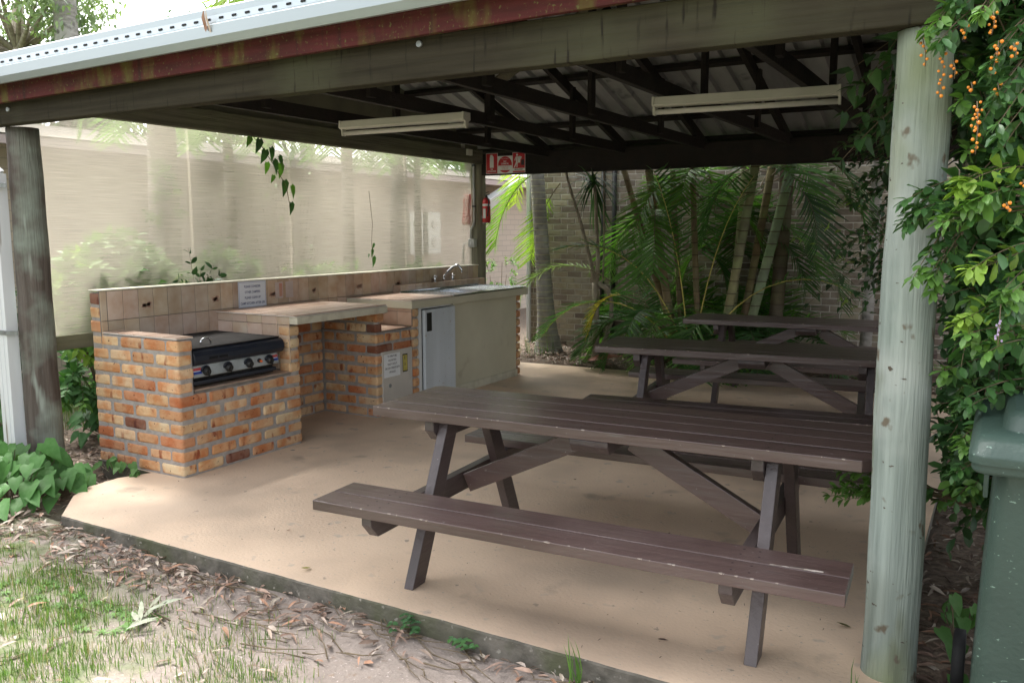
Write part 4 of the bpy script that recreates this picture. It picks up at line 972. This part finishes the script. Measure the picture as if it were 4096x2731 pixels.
for p,l in (((-5.3,6.50,1.40),.06),((-5.3,6.47,1.34),.08),((-5.3,6.49,1.27),.11),((-5.3,6.42,1.30),.04)): lv.add(p,(0,U(-.2,.2),-1),(1,0,.2),l,l*.6,vcol(G_M,.2))
b.build('branches','twig',hv); lv.build('foliage','leaf',hv,shape='heart')
hv=thing('ledge_creeper','dark leafy shoot rising over the splashback top left of the paper notice','vine',(-5.25,4.4,1.1)); b=MB(); lv=Leaves()
for e in ((-5.24,4.28,1.40),(-5.23,4.38,1.25),(-5.23,4.50,1.26),(-5.25,4.58,1.20),(-5.23,4.15,1.18)): shoot(b,lv,(-5.27,4.36,1.0),e,.02,4,.085,.5,G_D,None,up=(1,0,.4))
b.build('branches','twig',hv); lv.build('foliage','leaf',hv)
# ------------------------------------------------------------------ shrubs outside the cloth
bush('garden_shrub','broad leaved green shrub between the left post and the counter, behind the cloth','shrub',(-5.72,4.05,1.0),(.30,.62,.55),200,.12,G_L,G_Y,.42,z0=-.03,trunk=(-6.0,4.0,-.03),up=(.5,-.4,.7))
bush('garden_shrub','low leafy shrub under the timber rail beside the grey post','shrub',(-5.85,4.05,.42),(.45,.5,.38),70,.10,G_M,G_L,.45,z0=-.03,up=(.5,-.4,.7))
bush('garden_shrub','light green shrub seen through the cloth above the barbecue','shrub',(-5.8,5.0,.95),(.3,.6,.5),130,.09,G_L,G_Y,.42,z0=-.03)
bush('garden_shrub','sprawling shrub seen through the cloth behind the paper notice','shrub',(-5.85,6.4,.85),(.3,.9,.45),120,.09,G_L,G_Y,.42,z0=-.03)
bush('garden_shrub','shrub seen through the cloth behind the tap','shrub',(-6.1,8.2,.8),(.5,.8,.45),100,.08,G_L,G_Y,.42,z0=-.03)
bush('garden_shrub','small bright green shrub at the corner between the sink end and the pink wall','shrub',(-6.35,10.6,.85),(.4,.35,.45),26,.07,G_L,G_Y,.42,z0=-.03)
bush('garden_shrub','tall thin shrub with yellow green leaves seen through the cloth left of centre','shrub',(-6.1,4.75,1.75),(.12,.16,.42),12,.10,G_L,G_Y,.38,z0=-.03)
# twiggy bush
tw=thing('twiggy_bush','tall bare twiggy bush showing through the middle of the cloth','bush',(-6.1,6.0,-.03)); b=MB(); lv=Leaves()
for k in range(70):
    e=Vector((-6.1+U(-.3,.3),6.0+U(-.75,.6),U(1.2,2.3))); s=Vector((-6.1+U(-.08,.08),6.05+U(-.1,.1),-.03)); m_=s.lerp(e,.5)+Vector((U(-.05,.05),U(-.1,.1),.1))
    b.tube([s,m_,e],[.010,.007,.002],5,caps=False)
    for q in range(3): f=m_.lerp(e,U(0,.8)); b.tube([f,f+Vector((U(-.1,.1),U(-.2,.2),U(.05,.25)))],[.003,.001],4,caps=False)
    if k%2: lv.add(e,(U(-1,1),U(-1,1),U(-1,.4)),(0,0,1),.07,.03,vcol(G_L))
b.build('branches','bark_grey',tw); lv.build('foliage','leaf',tw)
# ------------------------------------------------------------------ palm fronds
def frond(b,lv,p0,dirv,L,droop,nl=26,ll=.30,lw=.022,base=G_M,r=.008,petiole=.22,vee=.5,hang=.35,yel=0):
    """arching rachis from p0; leaflets in two ranks"""
    p0=Vector(p0); d=Vector(dirv).normalized(); pts=[p0]; k=12; p=p0.copy()
    for i in range(k):
        d=(d+Vector((0,0,-droop/k*(1+i*.12)))).normalized(); p=p+d*L/k; pts.append(p.copy())
    b.tube(pts,[r*(1-.8*i/k) for i in range(k+1)],5,caps=False,col=(1,1,1))
    for i in range(nl):
        t=petiole+(1-petiole)*(i+.5)/nl; f=t*k; j=min(int(f),k-1); q=pts[j].lerp(pts[j+1],f-j); dd=(pts[j+1]-pts[j]).normalized()
        s=dd.cross(Vector((0,0,1))); s=s.normalized() if s.length>.05 else Vector((1,0,0)); u=s.cross(dd)
        l=ll*(.55+.75*math.sin(math.pi*min(1,max(0,(t-petiole)/(1-petiole)*.85+.1))))
        for sg in (-1,1):
            v=dd*U(.55,.8)+s*sg*1.0+u*(vee+U(-.12,.12))+Vector((0,0,-hang*U(.6,1.4)))
            lv.add(q,v,u*1.0+s*sg*-.5,l*U(.85,1.05),lw*U(.85,1.15),vcol(base,.22,yel))
# trunks behind the cloth
def treetrunk(name,label,cat,base,top,r0,r1,m,crown=None,ring=0,group=None,crownmat='leaf'):
    t=thing(name,label,cat,base,group); base=Vector(base);top=Vector(top); k=max(6,int((top-base).length/.12)); b=MB()
    for i in range(k):
        a=base.lerp(top,i/k); c=base.lerp(top,(i+1)/k); ra=r0+(r1-r0)*min(1,i/k*1.0); rc=r0+(r1-r0)*min(1,(i+1)/k)
        b.tube([a,c],[ra,rc],10,0,(1,1,1),False)
        if ring: b.tube([c-Vector((0,0,.006)),c+Vector((0,0,.006))],[rc+.004]*2,10,0,(.45,.4,.35),False)
    b.build('trunk',m,t); return t,b
SR=[]
for k,(x,y,r,lab) in enumerate(((-6.3,4.88,.13,'thick grey trunk standing behind the cloth above the barbecue'),(-6.25,5.62,.05,'slim pale trunk behind the cloth left of the hanging creeper'),(-6.3,7.3,.07,'pale slim trunk behind the cloth above the red sticker'),
      (-6.4,8.3,.11,'dark trunk behind the cloth above the tap'),(-6.6,9.0,.05,'thin trunk behind the cloth nearest the back post'))):
    t,_=treetrunk('palm_tree',lab,'palm',(x,y,-.05),(x+U(-.1,.1),y+U(-.1,.1),3.0),r*1.2,r*.8,'bark_grey'); b_=MB(); l_=Leaves()
    for q in range(6): frond(b_,l_,(x,y,2.95),(math.cos(q*1.05+k),math.sin(q*1.05+k),.35),1.0,2.2,22,.28,.022,G_L)
    b_.build('stalks','twig',t); l_.build('fronds','frond',t,shape='blade')
PC=[(-3.04,8.95,-3.55,3.0,.044,'cane palm stem leaning left behind the middle table'),(-3.03,9.1,-3.26,3.1,.032,'slender cane palm stem just right of the leaning one'),(-2.80,8.95,-2.96,3.1,.034,'slender brown ringed cane palm stem rising from the arching yellow stalks'),
    (-2.57,9.15,-2.46,3.2,.045,'pale bluish ringed cane palm stem in the middle of the clump'),(-2.60,8.85,-2.22,3.0,.048,'thick green ringed cane palm stem leaning right'),(-2.42,9.0,-1.85,2.9,.050,'stout teal cane palm stem leaning farthest right'),
    (-2.52,9.25,-2.15,3.0,.042,'brownish cane palm stem between the two green leaning stems'),(-2.98,9.0,-3.9,2.7,.034,'thin cane palm stem leaning farthest left over the wall'),(-2.12,9.3,-2.09,3.0,.075,'thick dark straight palm trunk right of the clump')]
for k,(x0,y,x1,zt,r,lab) in enumerate(PC):
    t=thing('cane_palm',lab,'palm',(x0,y,0),'cane palm stems behind the tables'); b=MB(); a=Vector((x0,y,-.05)); c=Vector((x1,y+.1,zt)); c=a+(c-a)*1.45; L=(c-a).length; n=int(L/.13)
    gcol=(1.1,1.25,1.0) if k in (3,4,5) else ((.55,.5,.45) if k==8 else (.9,.78,.6))
    if k==5: gcol=(1.0,1.45,1.35)
    prev=a
    for i in range(n):
        bend=Vector((math.sin(i/n*math.pi)*(-.05 if x1<x0 else .05),0,0))
        c2=a.lerp(c,(i+1)/n)+bend; rr=r*(1.5-.5*min(1,i/3)) if i<3 else r; rr2=r*(1.5-.5*min(1,(i+1)/3)) if i<2 else r
        cc=tuple(v*U(.9,1.1) for v in gcol)
        b.tube([prev,c2],[rr,rr2],12,0,cc,False); b.tube([c2-Vector((0,0,.005)),c2+Vector((0,0,.005))],[rr2+.002]*2,12,0,(.35,.28,.2),False); prev=c2
    b.build('trunk','bark_cane',t); b=MB(); lv=Leaves()
    for q in range(4):
        a_=U(0,6.28); 
        frond(b,lv,c+Vector((0,0,U(-.5,0))),(math.cos(a_),math.sin(a_)*.6+.35,U(.6,1.1)),U(1.2,1.6),U(1.4,2.0),28,.36,.024,G_D if q%2 else G_M)
    b.build('stalks','twig',t); lv.build('fronds','frond',t,shape='blade',curl=.12,fold=.4)
# understorey fronds of the clump
un=thing('young_palm','clump of young palm fronds spreading low behind the middle table','palm',(-3.2,8.95,0)); b=MB(); lv=Leaves()
for k in range(42):
    x=U(-3.55,-2.1); y=U(8.9,9.4); a_=U(0,6.28)
    frond(b,lv,(x,y,U(0,.35)),(math.cos(a_)*.8,math.sin(a_)*.5-.25,U(.7,1.5)),U(.9,1.5),U(1.0,2.2),26,.32,.026,random.choice((G_M,(.12,.27,.05),(.11,.24,.06))))
for k in range(26):     # mid height fronds
    x=U(-3.5,-1.9); y=U(9.2,9.6); a_=U(0,6.28)
    frond(b,lv,(x,y,U(1.2,2.2)),(math.cos(a_),math.sin(a_)*.5-.1,U(.2,.9)),U(.9,1.5),U(1.2,2.4),26,.36,.026,random.choice((G_M,(.10,.22,.05),(.12,.25,.05))))
b.build('stalks','twig',un); lv.build('fronds','frond',un,shape='blade',curl=.12,fold=.4)
yl=thing('yellowing_palm_frond','arching young palm with yellow stalks in front of the clump','palm',(-2.9,8.75,0)); b=MB(); lv=Leaves()
for e,zz,dr in (((-1.0,-.1,1.9),0.0,1.5),((.75,-.1,1.7),0,1.2),((-.5,-.2,2.0),0,1.3),((.3,-.1,2.2),0,.9),((-.15,-.2,2.2),0,.8)): frond(b,lv,(-2.86,8.8,zz),e,2.2,dr,22,.30,.022,G_M,r=.011,petiole=.55)
b.build('stalks','berry' if False else 'yellow',yl); lv.build('fronds','frond',yl,shape='blade',curl=.12,fold=.4)
# specific fronds: pale frond sweeping left past the big palm, yellow frond low, fronds at left with back light put into their lime colour
def solo(name,label,specs,base,cat='palm',loc=(0,0,0)):
    t=thing(name,label,cat,loc); b=MB(); lv=Leaves()
    for s in specs: frond(b,lv,*s[:4],**s[4])
    b.build('stalks','twig',t); lv.build('fronds','frond',t,shape='blade',curl=.15,fold=.4); return t
solo('palm_frond','pale green palm frond arching left in front of the grey palm trunk',[((-3.75,8.7,.95),(-.9,-.1,.75),1.75,1.75,dict(nl=30,ll=.34,lw=.022,base=(.20,.28,.14),petiole=.15))],None,loc=(-3.75,8.7,0))
solo('palm_frond','yellowing palm frond low between the small tree and the clump',[((-3.5,8.75,.75),(-.7,-.2,.6),.75,2.2,dict(nl=20,ll=.26,lw=.018,base=(.42,.32,.04),petiole=.2)),((-3.3,8.7,.5),(-.8,-.2,.6),.9,1.8,dict(nl=24,ll=.26,lw=.016,base=(.09,.16,.06)))],None,loc=(-3.4,8.75,0))
solo('palm_frond','palm fronds with back light painted into their lime colour, hanging left of the grey palm trunk',[((-5.0,9.6,2.6),(-.8,.1,.1),1.0,2.2,dict(nl=22,ll=.34,lw=.022,base=(.34,.45,.05))),((-4.95,9.5,2.3),(-.5,-.1,-.1),1.3,1.5,dict(nl=28,ll=.38,lw=.022,base=(.17,.30,.05))),((-4.85,9.6,2.1),(-.35,.1,-.3),1.1,1.0,dict(nl=26,ll=.36,lw=.02,base=(.22,.34,.05)))],None,loc=(-5.0,9.6,0))
solo('palm_frond','low dark fronds drooping onto the litter beside the middle table',[((-3.1,8.75,.55),(-.7,-.35,.5),1.1,2.2,dict(nl=26,ll=.3,lw=.016,base=G_M)),((-3.2,8.8,.4),(-.9,-.2,.5),1.1,2.0,dict(nl=26,ll=.3,lw=.016,base=G_M)),((-3.0,8.75,.5),(-.2,-.6,.6),.9,2.2,dict(nl=26,ll=.28,lw=.016,base=G_L))],None,loc=(-3.1,8.8,0))
solo('palm_frond','fan of dark fronds hanging to the right of the thick palm trunk',[((-1.95,8.9,2.25),(.9,-.1,.3),1.3,2.0,dict(nl=28,ll=.4,lw=.022,base=G_M)),((-1.9,8.8,1.95),(.5,-.3,.0),.8,2.2,dict(nl=22,ll=.4,lw=.022,base=G_D)),((-1.95,9.3,1.2),(.5,-.1,.4),.9,2.4,dict(nl=22,ll=.3,lw=.016,base=G_M)),((-2.0,8.9,2.2),(-.8,-.3,.3),1.2,2.0,dict(nl=26,ll=.38,lw=.022,base=G_M))],None,loc=(-1.95,9,0))
# the big ringed palm
pt=thing('palm_tree','big grey ringed palm trunk with a flared foot beside the sink end','palm',(-4.82,9.2,0)); b=MB(); prev=None
n=64
for i in range(n+1):
    z=-.05+i*.075; x=-4.82-.075*max(0,z)/1.0+ (.0 if z>.3 else 0); r=.098+.10*math.exp(-max(z,0)/.28)-.006*z
    cur=(Vector((x,9.25,z)),r)
    if prev: 
        b.tube([prev[0],cur[0]],[prev[1],cur[1]],20,0,(1,1,1),False)
        b.tube([cur[0]-Vector((0,0,.005)),cur[0]+Vector((0,0,.005))],[cur[1]+.003]*2,20,1,(1,1,1),False)
    prev=cur
b.build('trunk',['bark_palm','dryleaf'],pt)
b=MB(); lv=Leaves()
for q in range(8):
    a_=q*.8; frond(b,lv,(-5.16,9.25,4.75),(math.cos(a_),math.sin(a_),.5),2.0,2.2,26,.4,.024,G_M)
b.build('stalks','twig',pt); lv.build('fronds','frond',pt,shape='blade',curl=.12)
# small forked tree with a tufted head
ft=thing('forked_small_tree','small bare stemmed forked tree with a tuft of strappy leaves, right of the grey palm','tree',(-4.0,8.8,0)); b=MB()
def xz(x,z): return Vector((x,8.8,z))
b.tube([xz(-3.97,-.05),xz(-3.98,.2),xz(-3.975,.5),xz(-3.99,.85),xz(-3.985,.93)],[.055,.042,.036,.036,.045],10)
b.tube([xz(-3.99,.9),xz(-4.05,1.15),xz(-4.18,1.6),xz(-4.32,2.0),xz(-4.42,2.35)],[.034,.026,.02,.017,.013],8)
b.tube([xz(-3.98,.92),xz(-3.96,1.2),xz(-3.99,1.6),xz(-4.0,1.9),xz(-4.02,2.05)],[.032,.026,.022,.02,.016],8)
b.tube([xz(-3.97,.9),xz(-3.90,.97),xz(-3.89,1.3),xz(-3.90,1.8),xz(-3.9,2.3)],[.02,.012,.010,.010,.010],8)
b.tube([xz(-3.955,.93),xz(-3.84,.86),xz(-3.79,.72),xz(-3.79,.5),xz(-3.86,.3),xz(-3.94,.14)],[.03,.028,.026,.026,.026,.03],8)
b.build('trunk','bark_grey',ft); lv=Leaves()
for k in range(46):
    a_=U(0,6.28); u_=U(-.9,.7); lv.add(xz(-4.02,2.08)+Vector((U(-.02,.02),0,U(-.05,.05))),(math.cos(a_),math.sin(a_)*.8,u_),(0,-.3,1),U(.3,.5),.028,vcol(G_D if k%3 else G_M))
for k in range(16): lv.add(xz(-4.0,2.0),(U(-.25,.3),U(-.3,.3),-1),(0,-1,.2),U(.35,.62),.028,vcol(G_M))
lv.build('crown','leaf',ft,shape='blade',curl=.35)
# right hand slim trunk
t,_=treetrunk('palm_tree','slim dark trunk against the brick wall near the green post','palm',(-1.17,9.2,-.05),(-1.12,9.2,3.2),.06,.05,'bark_palm',ring=1)
# far trees over the roof at top left
t,_=treetrunk('palm_tree','tall pale palm trunk rising above the gutter at the top left','palm',(-13.7,9.0,-.1),(-13.8,9.0,11),.19,.17,'bark_palm',ring=1)
b=MB(); lv=Leaves()
for q in range(12):
    a_=q*.52; frond(b,lv,(-13.8,9.0,10.8),(math.cos(a_),math.sin(a_),.6),3.4,2.2,30,.8,.05,G_M)
b.build('stalks','twig',t); lv.build('fronds','frond',t,shape='blade')
tf=thing('palm_tree','yellow green palm head showing above the gutter in the sky','palm',(-8.4,8.3,0)); b=MB(); lv=Leaves()
b.tube([(-8.1,8.6,0),(-8.1,8.6,4.5)],.1,10); b.build('trunk','bark_palm',tf); b=MB()
for q in range(12):
    a_=q*.55; frond(b,lv,(-8.1,8.6,4.55),(math.cos(a_),math.sin(a_),.75),1.9,2.1,30,.5,.035,(.28,.40,.05))
b.build('stalks','twig',tf); lv.build('fronds','frond',tf,shape='blade')
def sky_tree(lab,c,rad,base,n=2600,ls=.28):
    t=thing('background_tree',lab,'tree',(c[0],c[1],-.1)); b=MB(); b.tube([(c[0],c[1],-.1),(c[0]+.2,c[1],c[2])],[.28,.1],8)
    cl=[Vector(c)+Vector((v[0]*rad[0],v[1]*rad[1],v[2]*rad[2]))*U(.3,1) for v in rv(26)]
    for q in cl: b.tube([(c[0]+.1,c[1],c[2]-rad[2]*.6),tuple(q)],[.06,.015],5,caps=False)
    b.build('trunk','bark_grey',t); lv=Leaves()
    for k in range(n):
        q=random.choice(cl); p=q+Vector(rv(1)[0])*U(.2,1)*rad[0]*.28; v=rv(1)[0]; lv.add(p,v,(U(-.5,.5),U(-.5,.5),1),ls*U(.6,1.2),ls*.35,vcol(base,.3))
    lv.build('crown','leaf',t)
sky_tree('hazy feathery tree against the white sky at the top left',(-15.6,9.2,5.5),(2.4,1.8,1.4),(.26,.34,.20),7000,.16)
sky_tree('leafy tree behind the long building seen above its roof through the cloth',(-15,14.5,4.6),(3.2,3.2,1.8),G_M,3000,.3)
sky_tree('low leafy tree rising just over the long building roof behind the left post',(-14,8.5,3.2),(2.2,3.0,1.1),G_M,2600,.26)
sky_tree('leafy tree over the far end of the long building roof',(-12.5,19,4.2),(2.5,4,1.6),G_M,2600,.3)
sky_tree('big garden tree standing behind the shrub on the right',(2.4,9.0,2.2),(1.6,1.6,1.9),G_D,3400,.2)
# ------------------------------------------------------------------ syngonium by the left post
def arrow(name,label,c,rx,ry,h,n,ls,base):
    t=thing(name,label,'plant',(c[0],c[1],c[2])); b=MB(); lv=Leaves(); c=Vector(c)
    for k in range(n):
        a_=U(0,6.28); q=U(0,1)**.5; x=c.x+rx*q*math.cos(a_); y=c.y+ry*q*math.sin(a_); z=c.z+h*(1-q*q*.8)*U(.35,1)
        p=Vector((x,y,z)); b.tube([c+Vector(((x-c.x)*.5,(y-c.y)*.5,0)),p],[.003,.002],4,caps=False)
        d=Vector((x-c.x,y-c.y,0))*1.2+Vector((.15,-.5,-.35))+Vector((U(-.5,.5),U(-.5,.5),U(-.2,.2)))
        l=ls*U(.65,1.2); k_=U(.85,1.25); lv.add(p,d,(.25,-.5,1),l,l*.72,(base[0]*k_,base[1]*k_,base[2]*k_))
    b.build('stems','twig',t); lv.build('foliage','leaf_broad',t,shape='heart',curl=.25,fold=.3)
arrow('arrowhead_plant','mound of light green arrow shaped leaves at the foot of the left post',(-5.08,2.74,-.03),.48,.46,.34,170,.135,(.085,.20,.055))
arrow('arrowhead_plant','low arrow shaped leaves creeping behind the grey post towards the bricks',(-5.75,4.0,-.02),.40,.42,.28,55,.11,(.05,.13,.04))
arrow('arrowhead_plant','few small arrow shaped leaves climbing the foot of the brick corner',(-4.85,3.33,-.02),.25,.07,.13,14,.075,(.10,.20,.06))
arrow('arrowhead_plant','small arrow shaped leaves sprouting from the litter between post and bin',(-.06,3.5,-.05),.1,.35,.2,12,.09,(.08,.17,.05))
arrow('arrowhead_plant','arrow shaped leaves beside the dark left edge of the picture behind the downpipe',(-6.1,3.2,-.02),.4,.5,.5,60,.12,(.06,.14,.045))
bush('garden_shrub','leafy shrub at the far left edge behind the downpipe','shrub',(-6.6,3.4,.7),(.5,.5,.6),60,.1,G_D,G_L,.45,z0=-.03)
def sprout(name,label,c,n,h,ls,base,shape='oval',w=.7,cat='weed'):
    t=thing(name,label,cat,c); b=MB(); lv=Leaves(); c=Vector(c)
    for k in range(n):
        e=c+Vector((U(-1,1)*h*.9,U(-1,1)*h*.4-.02,U(.3,1)*h)); b.tube([c,e],[.0015,.001],4,caps=False)
        for q in range(3): a_=q*2.1+U(0,1); lv.add(e,(math.cos(a_),math.sin(a_),.1),(0,-.2,1),ls*U(.7,1.1),ls*w,vcol(base,.2))
    b.build('stems','twig',t); lv.build('foliage','leaf',t,shape=shape)
sprout('clover_weed','clump of round leaved weed growing against the slab edge',(-1.98,2.59,-.08),16,.08,.026,(.07,.16,.07))
sprout('clover_weed','smaller oval leaved weed on the slab edge right of the round leaved one',(-1.70,2.59,-.085),9,.07,.03,(.09,.20,.08))
for k,(x,y,lab) in enumerate(((-1.22,2.56,'grass tuft against the slab edge near the bottom of the picture'),(-.32,2.86,'strappy green sprout at the foot of the green post'),(-4.9,9.05,'long grass at the foot of the grey palm'))):
    t=thing('grass_tuft',lab,'grass',(x,y,-.06)); lv=Leaves()
    for q in range((14,8,40)[k]): a_=U(0,6.28); lv.add((x+U(-.02,.02)*(1 if k<2 else 12),y+U(-.02,.02)*(1 if k<2 else 5),-.07 if k<2 else 0),(math.cos(a_)*.5,math.sin(a_)*.5-.2,1),(math.cos(a_),math.sin(a_),.2),U(.08,.2)*(1 if k<2 else 1.5),.007,vcol(G_L))
    o=lv.build('blades','leaf',t,shape='blade',curl=.5)
# eucalypt sprig lying on the ground
t=thing('gum_sprig','fallen sprig of grey green gum leaves on the soil near the grass','twig',(-3.05,2.18,-.075)); b=MB(); lv=Leaves()
b.tube([(-2.90,1.96,-.075),(-3.0,2.1,-.06),(-3.06,2.25,-.05)],.0025,5)
for k in range(13): a_=U(.3,2.9); p=Vector((-2.95-.1*k/13+U(-.02,.02),2.02+.22*k/13,-.055)); lv.add(p,(math.cos(a_),math.sin(a_)*.8,U(0,.35)),(U(-.3,.3),-.3,1),U(.09,.14),.028,(.30,.33,.24))
b.build('stem','twig',t); lv.build('foliage','litter',t,shape='lance',curl=.15)
# ------------------------------------------------------------------ leaf litter, grass
LC=[(.25,.17,.13),(.20,.135,.105),(.30,.235,.19),(.33,.28,.24),(.16,.105,.08),(.27,.15,.095),(.38,.33,.27),(.14,.095,.07)]
def litter(name,pts,ls=(.04,.09),zf=gh,dark=1,kind=True):
    lv=Leaves()
    for x,y in pts:
        a_=U(0,6.28); c=random.choice(LC); k=U(.75,1.25)*dark; l=U(*ls)
        lv.add((x,y,zf(x,y)+U(.004,.03)),(math.cos(a_),math.sin(a_),U(-.15,.3)),(U(-.6,.6),U(-.6,.6),1),l,l*U(.18,.34),tuple(v*k for v in c))
    o=lv.build(name,'litter',None,curl=.3,fold=.45,shape='lance'); 
    if kind: o['kind']='stuff'
    return o
P=[]
while len(P)<700:      # band along the front of the slab
    x=U(-4.8,-.3); d=abs(rng.normal())*(.16 if x<-1.7 else .07); y=2.60-d
    if random.random()<(.95 if x<-2.3 else .30): P.append((x,y))
while len(P)<820: x=U(-5.0,-1.9); y=U(1.5,2.6); P.append((x,y)) if ghash(x*3,y*3)>-.1 and random.random()<.6 else None
while len(P)<1200: P.append((U(-5.4,-4.55),U(2.2,3.4)))
n0=len(P)
while len(P)<n0+40: P.append((U(-4.75,-4.5),U(3.25,3.4)))
litter('front_leaf_litter',P,dark=1.45)
litter('slab_debris',[(U(-4.5,-.4),2.64+abs(rng.normal())*1.1) for _ in range(230)],ls=(.006,.018),zf=lambda x,y:-.002,dark=.6)
P=[(U(-5.6,-5.18),U(3.3,4.6)) for _ in range(260)]+[(U(-6.5,-5.4),U(3.2,5)) for _ in range(400)]
litter('side_leaf_litter',P)
P=[(U(-5.6,-.2),8.58+abs(rng.normal())*.55) for _ in range(3600)]
litter('rear_leaf_litter',P,zf=lambda x,y:gh(x,y)+.02+U(0,.03),dark=.9)
P=[(U(-.24,.9),U(2.7,6.5)) for _ in range(2000)]
litter('right_leaf_litter',P,dark=.85)
b=MB()
for k in range(170):
    x=U(-5,-.4); y=2.6-abs(rng.normal())*.25; a_=U(-.6,.6)+(3.14 if random.random()<.5 else 0)-.3; l=U(.05,.32); z=gh(x,y)+.012
    m_=Vector((x+math.cos(a_)*l/2,y+math.sin(a_)*l/2,z+U(0,.012)))
    b.tube([(x,y,z),m_,(x+math.cos(a_+.15)*l,y+math.sin(a_+.15)*l,z+U(-.003,.02))],[U(.0015,.004),.0025,.001],5,mi=0)
o=b.build('fallen_twigs','twig'); o['kind']='stuff'
# bark sheath on the rear litter
for k,(x,y,a_,lab) in enumerate(((-4.05,8.72,.1,'curved reddish palm sheath lying on the litter beside the small tree'),(-4.35,8.78,-.25,'dark strip of palm sheath on the litter left of the reddish one'))):
    lv=Leaves(); lv.add((x,y,.05),(math.cos(a_),math.sin(a_),.1),(0,-.6,1),.45,.13,((.36,.16,.11),(.16,.09,.07))[k]); o=lv.build('palm_sheath','litter',None,curl=-.1,fold=.6,shape='lance'); tag(o,lab,'palm sheath')
# loose leaves on the slab
LL=[(-3.10,3.05,'small brown leaf lying alone on the slab left of the near bench',(.25,.13,.08),.035),(-2.65,2.75,'yellow green leaf on the slab between its front edge and the near bench',(.35,.38,.05),.06),
    (-1.38,3.95,'small brown leaf on the slab beneath the near table, left of the others',(.12,.07,.04),.03),(-.95,3.9,'curled brown leaf on the slab near the right end of the near table',(.15,.1,.05),.035),
    (-.75,3.72,'dark brown leaf on the slab in front of the right rear leg',(.12,.08,.05),.035),(-.55,3.6,'brown leaf on the slab between the near table and the green post',(.16,.11,.06),.04),
    (-1.0,2.9,'short dark twig like leaf on the slab under the near bench',(.10,.06,.05),.05),(-.42,3.35,'olive leaf on the slab just left of the green post',(.14,.13,.05),.06),(-2.2,4.6,'tiny brown leaf on the slab left of the middle table',(.1,.06,.04),.03)]
for x,y,lab,c,l in LL:
    lv=Leaves(); a_=U(0,6.28); lv.add((x,y,.004),(math.cos(a_),math.sin(a_),.1),(U(-.3,.3),U(-.3,.3),1),l,l*.4,c); o=lv.build('fallen_leaf','litter',None,curl=-.2,fold=.5); tag(o,lab,'leaf')
# grass: blades as one stuff object
n=46000; X=rng.uniform(-5.2,-1.6,n); Y=rng.uniform(.9,2.3,n)
e=Y+.45*X; msk=(e<.98+.4*np.sin(X*5+Y*3)*.5+rng.normal(0,.12,n)); X=X[msk];Y=Y[msk]
gs=.5*np.sin(X*6.1+Y*8)+.5*np.sin(X*11.3-Y*9.7+2); keep=rng.uniform(size=len(X))<np.clip(.50+.6*gs,.06,1); X=X[keep];Y=Y[keep]
# thin strays further in
X=np.concatenate([X,rng.uniform(-4.8,-2.2,900)]);Y=np.concatenate([Y,rng.uniform(1.9,2.45,900)])
def grass(name,X,Y,hmin,hmax,wd=.0028):
    n=len(X); Z=np.array([gh(x,y) for x,y in zip(X,Y)])
    P=np.stack([X,Y,Z],1); a=rng.uniform(0,6.28,n); tilt=rng.uniform(.2,1.1,n)
    D=np.stack([np.cos(a)*tilt,np.sin(a)*tilt,np.ones(n)],1); Nn=np.stack([np.cos(a),np.sin(a),np.full(n,.3)],1)
    k=rng.uniform(.7,1.3,(n,1)); mixv=rng.uniform(size=(n,1)); C=np.array([[.085,.175,.04]])*(1-mixv)+np.array([[.16,.24,.06]])*mixv; dry=rng.uniform(size=(n,1))<.16
    C=np.where(dry,np.array([[.34,.29,.17]]),C)*k
    lv=Leaves(); lv.arr(P,D,Nn,rng.uniform(hmin,hmax,n),rng.uniform(wd*.8,wd*1.6,n),C); o=lv.build(name,'grass',None,shape='blade',curl=.45,fold=.2); o['kind']='stuff'
grass('lawn_grass',X,Y,.02,.055)
n=9000; grass('side_grass',rng.uniform(-8,-6.3,n),rng.uniform(3.2,6.5,n),.03,.08,.004)
# flat broad leaved weeds in the grass
lv=Leaves()
for k in range(46):
    x=U(-3.9,-2.9); y=U(1.95,2.2)
    for q in range(9): a_=q*.7+U(0,.4); lv.add((x,y,gh(x,y)+.008),(math.cos(a_),math.sin(a_),.15),(0,0,1),U(.025,.05),.009,vcol((.12,.25,.05),.2))
o=lv.build('flat_weeds','grass',None,shape='lance',curl=.2); o['kind']='stuff'
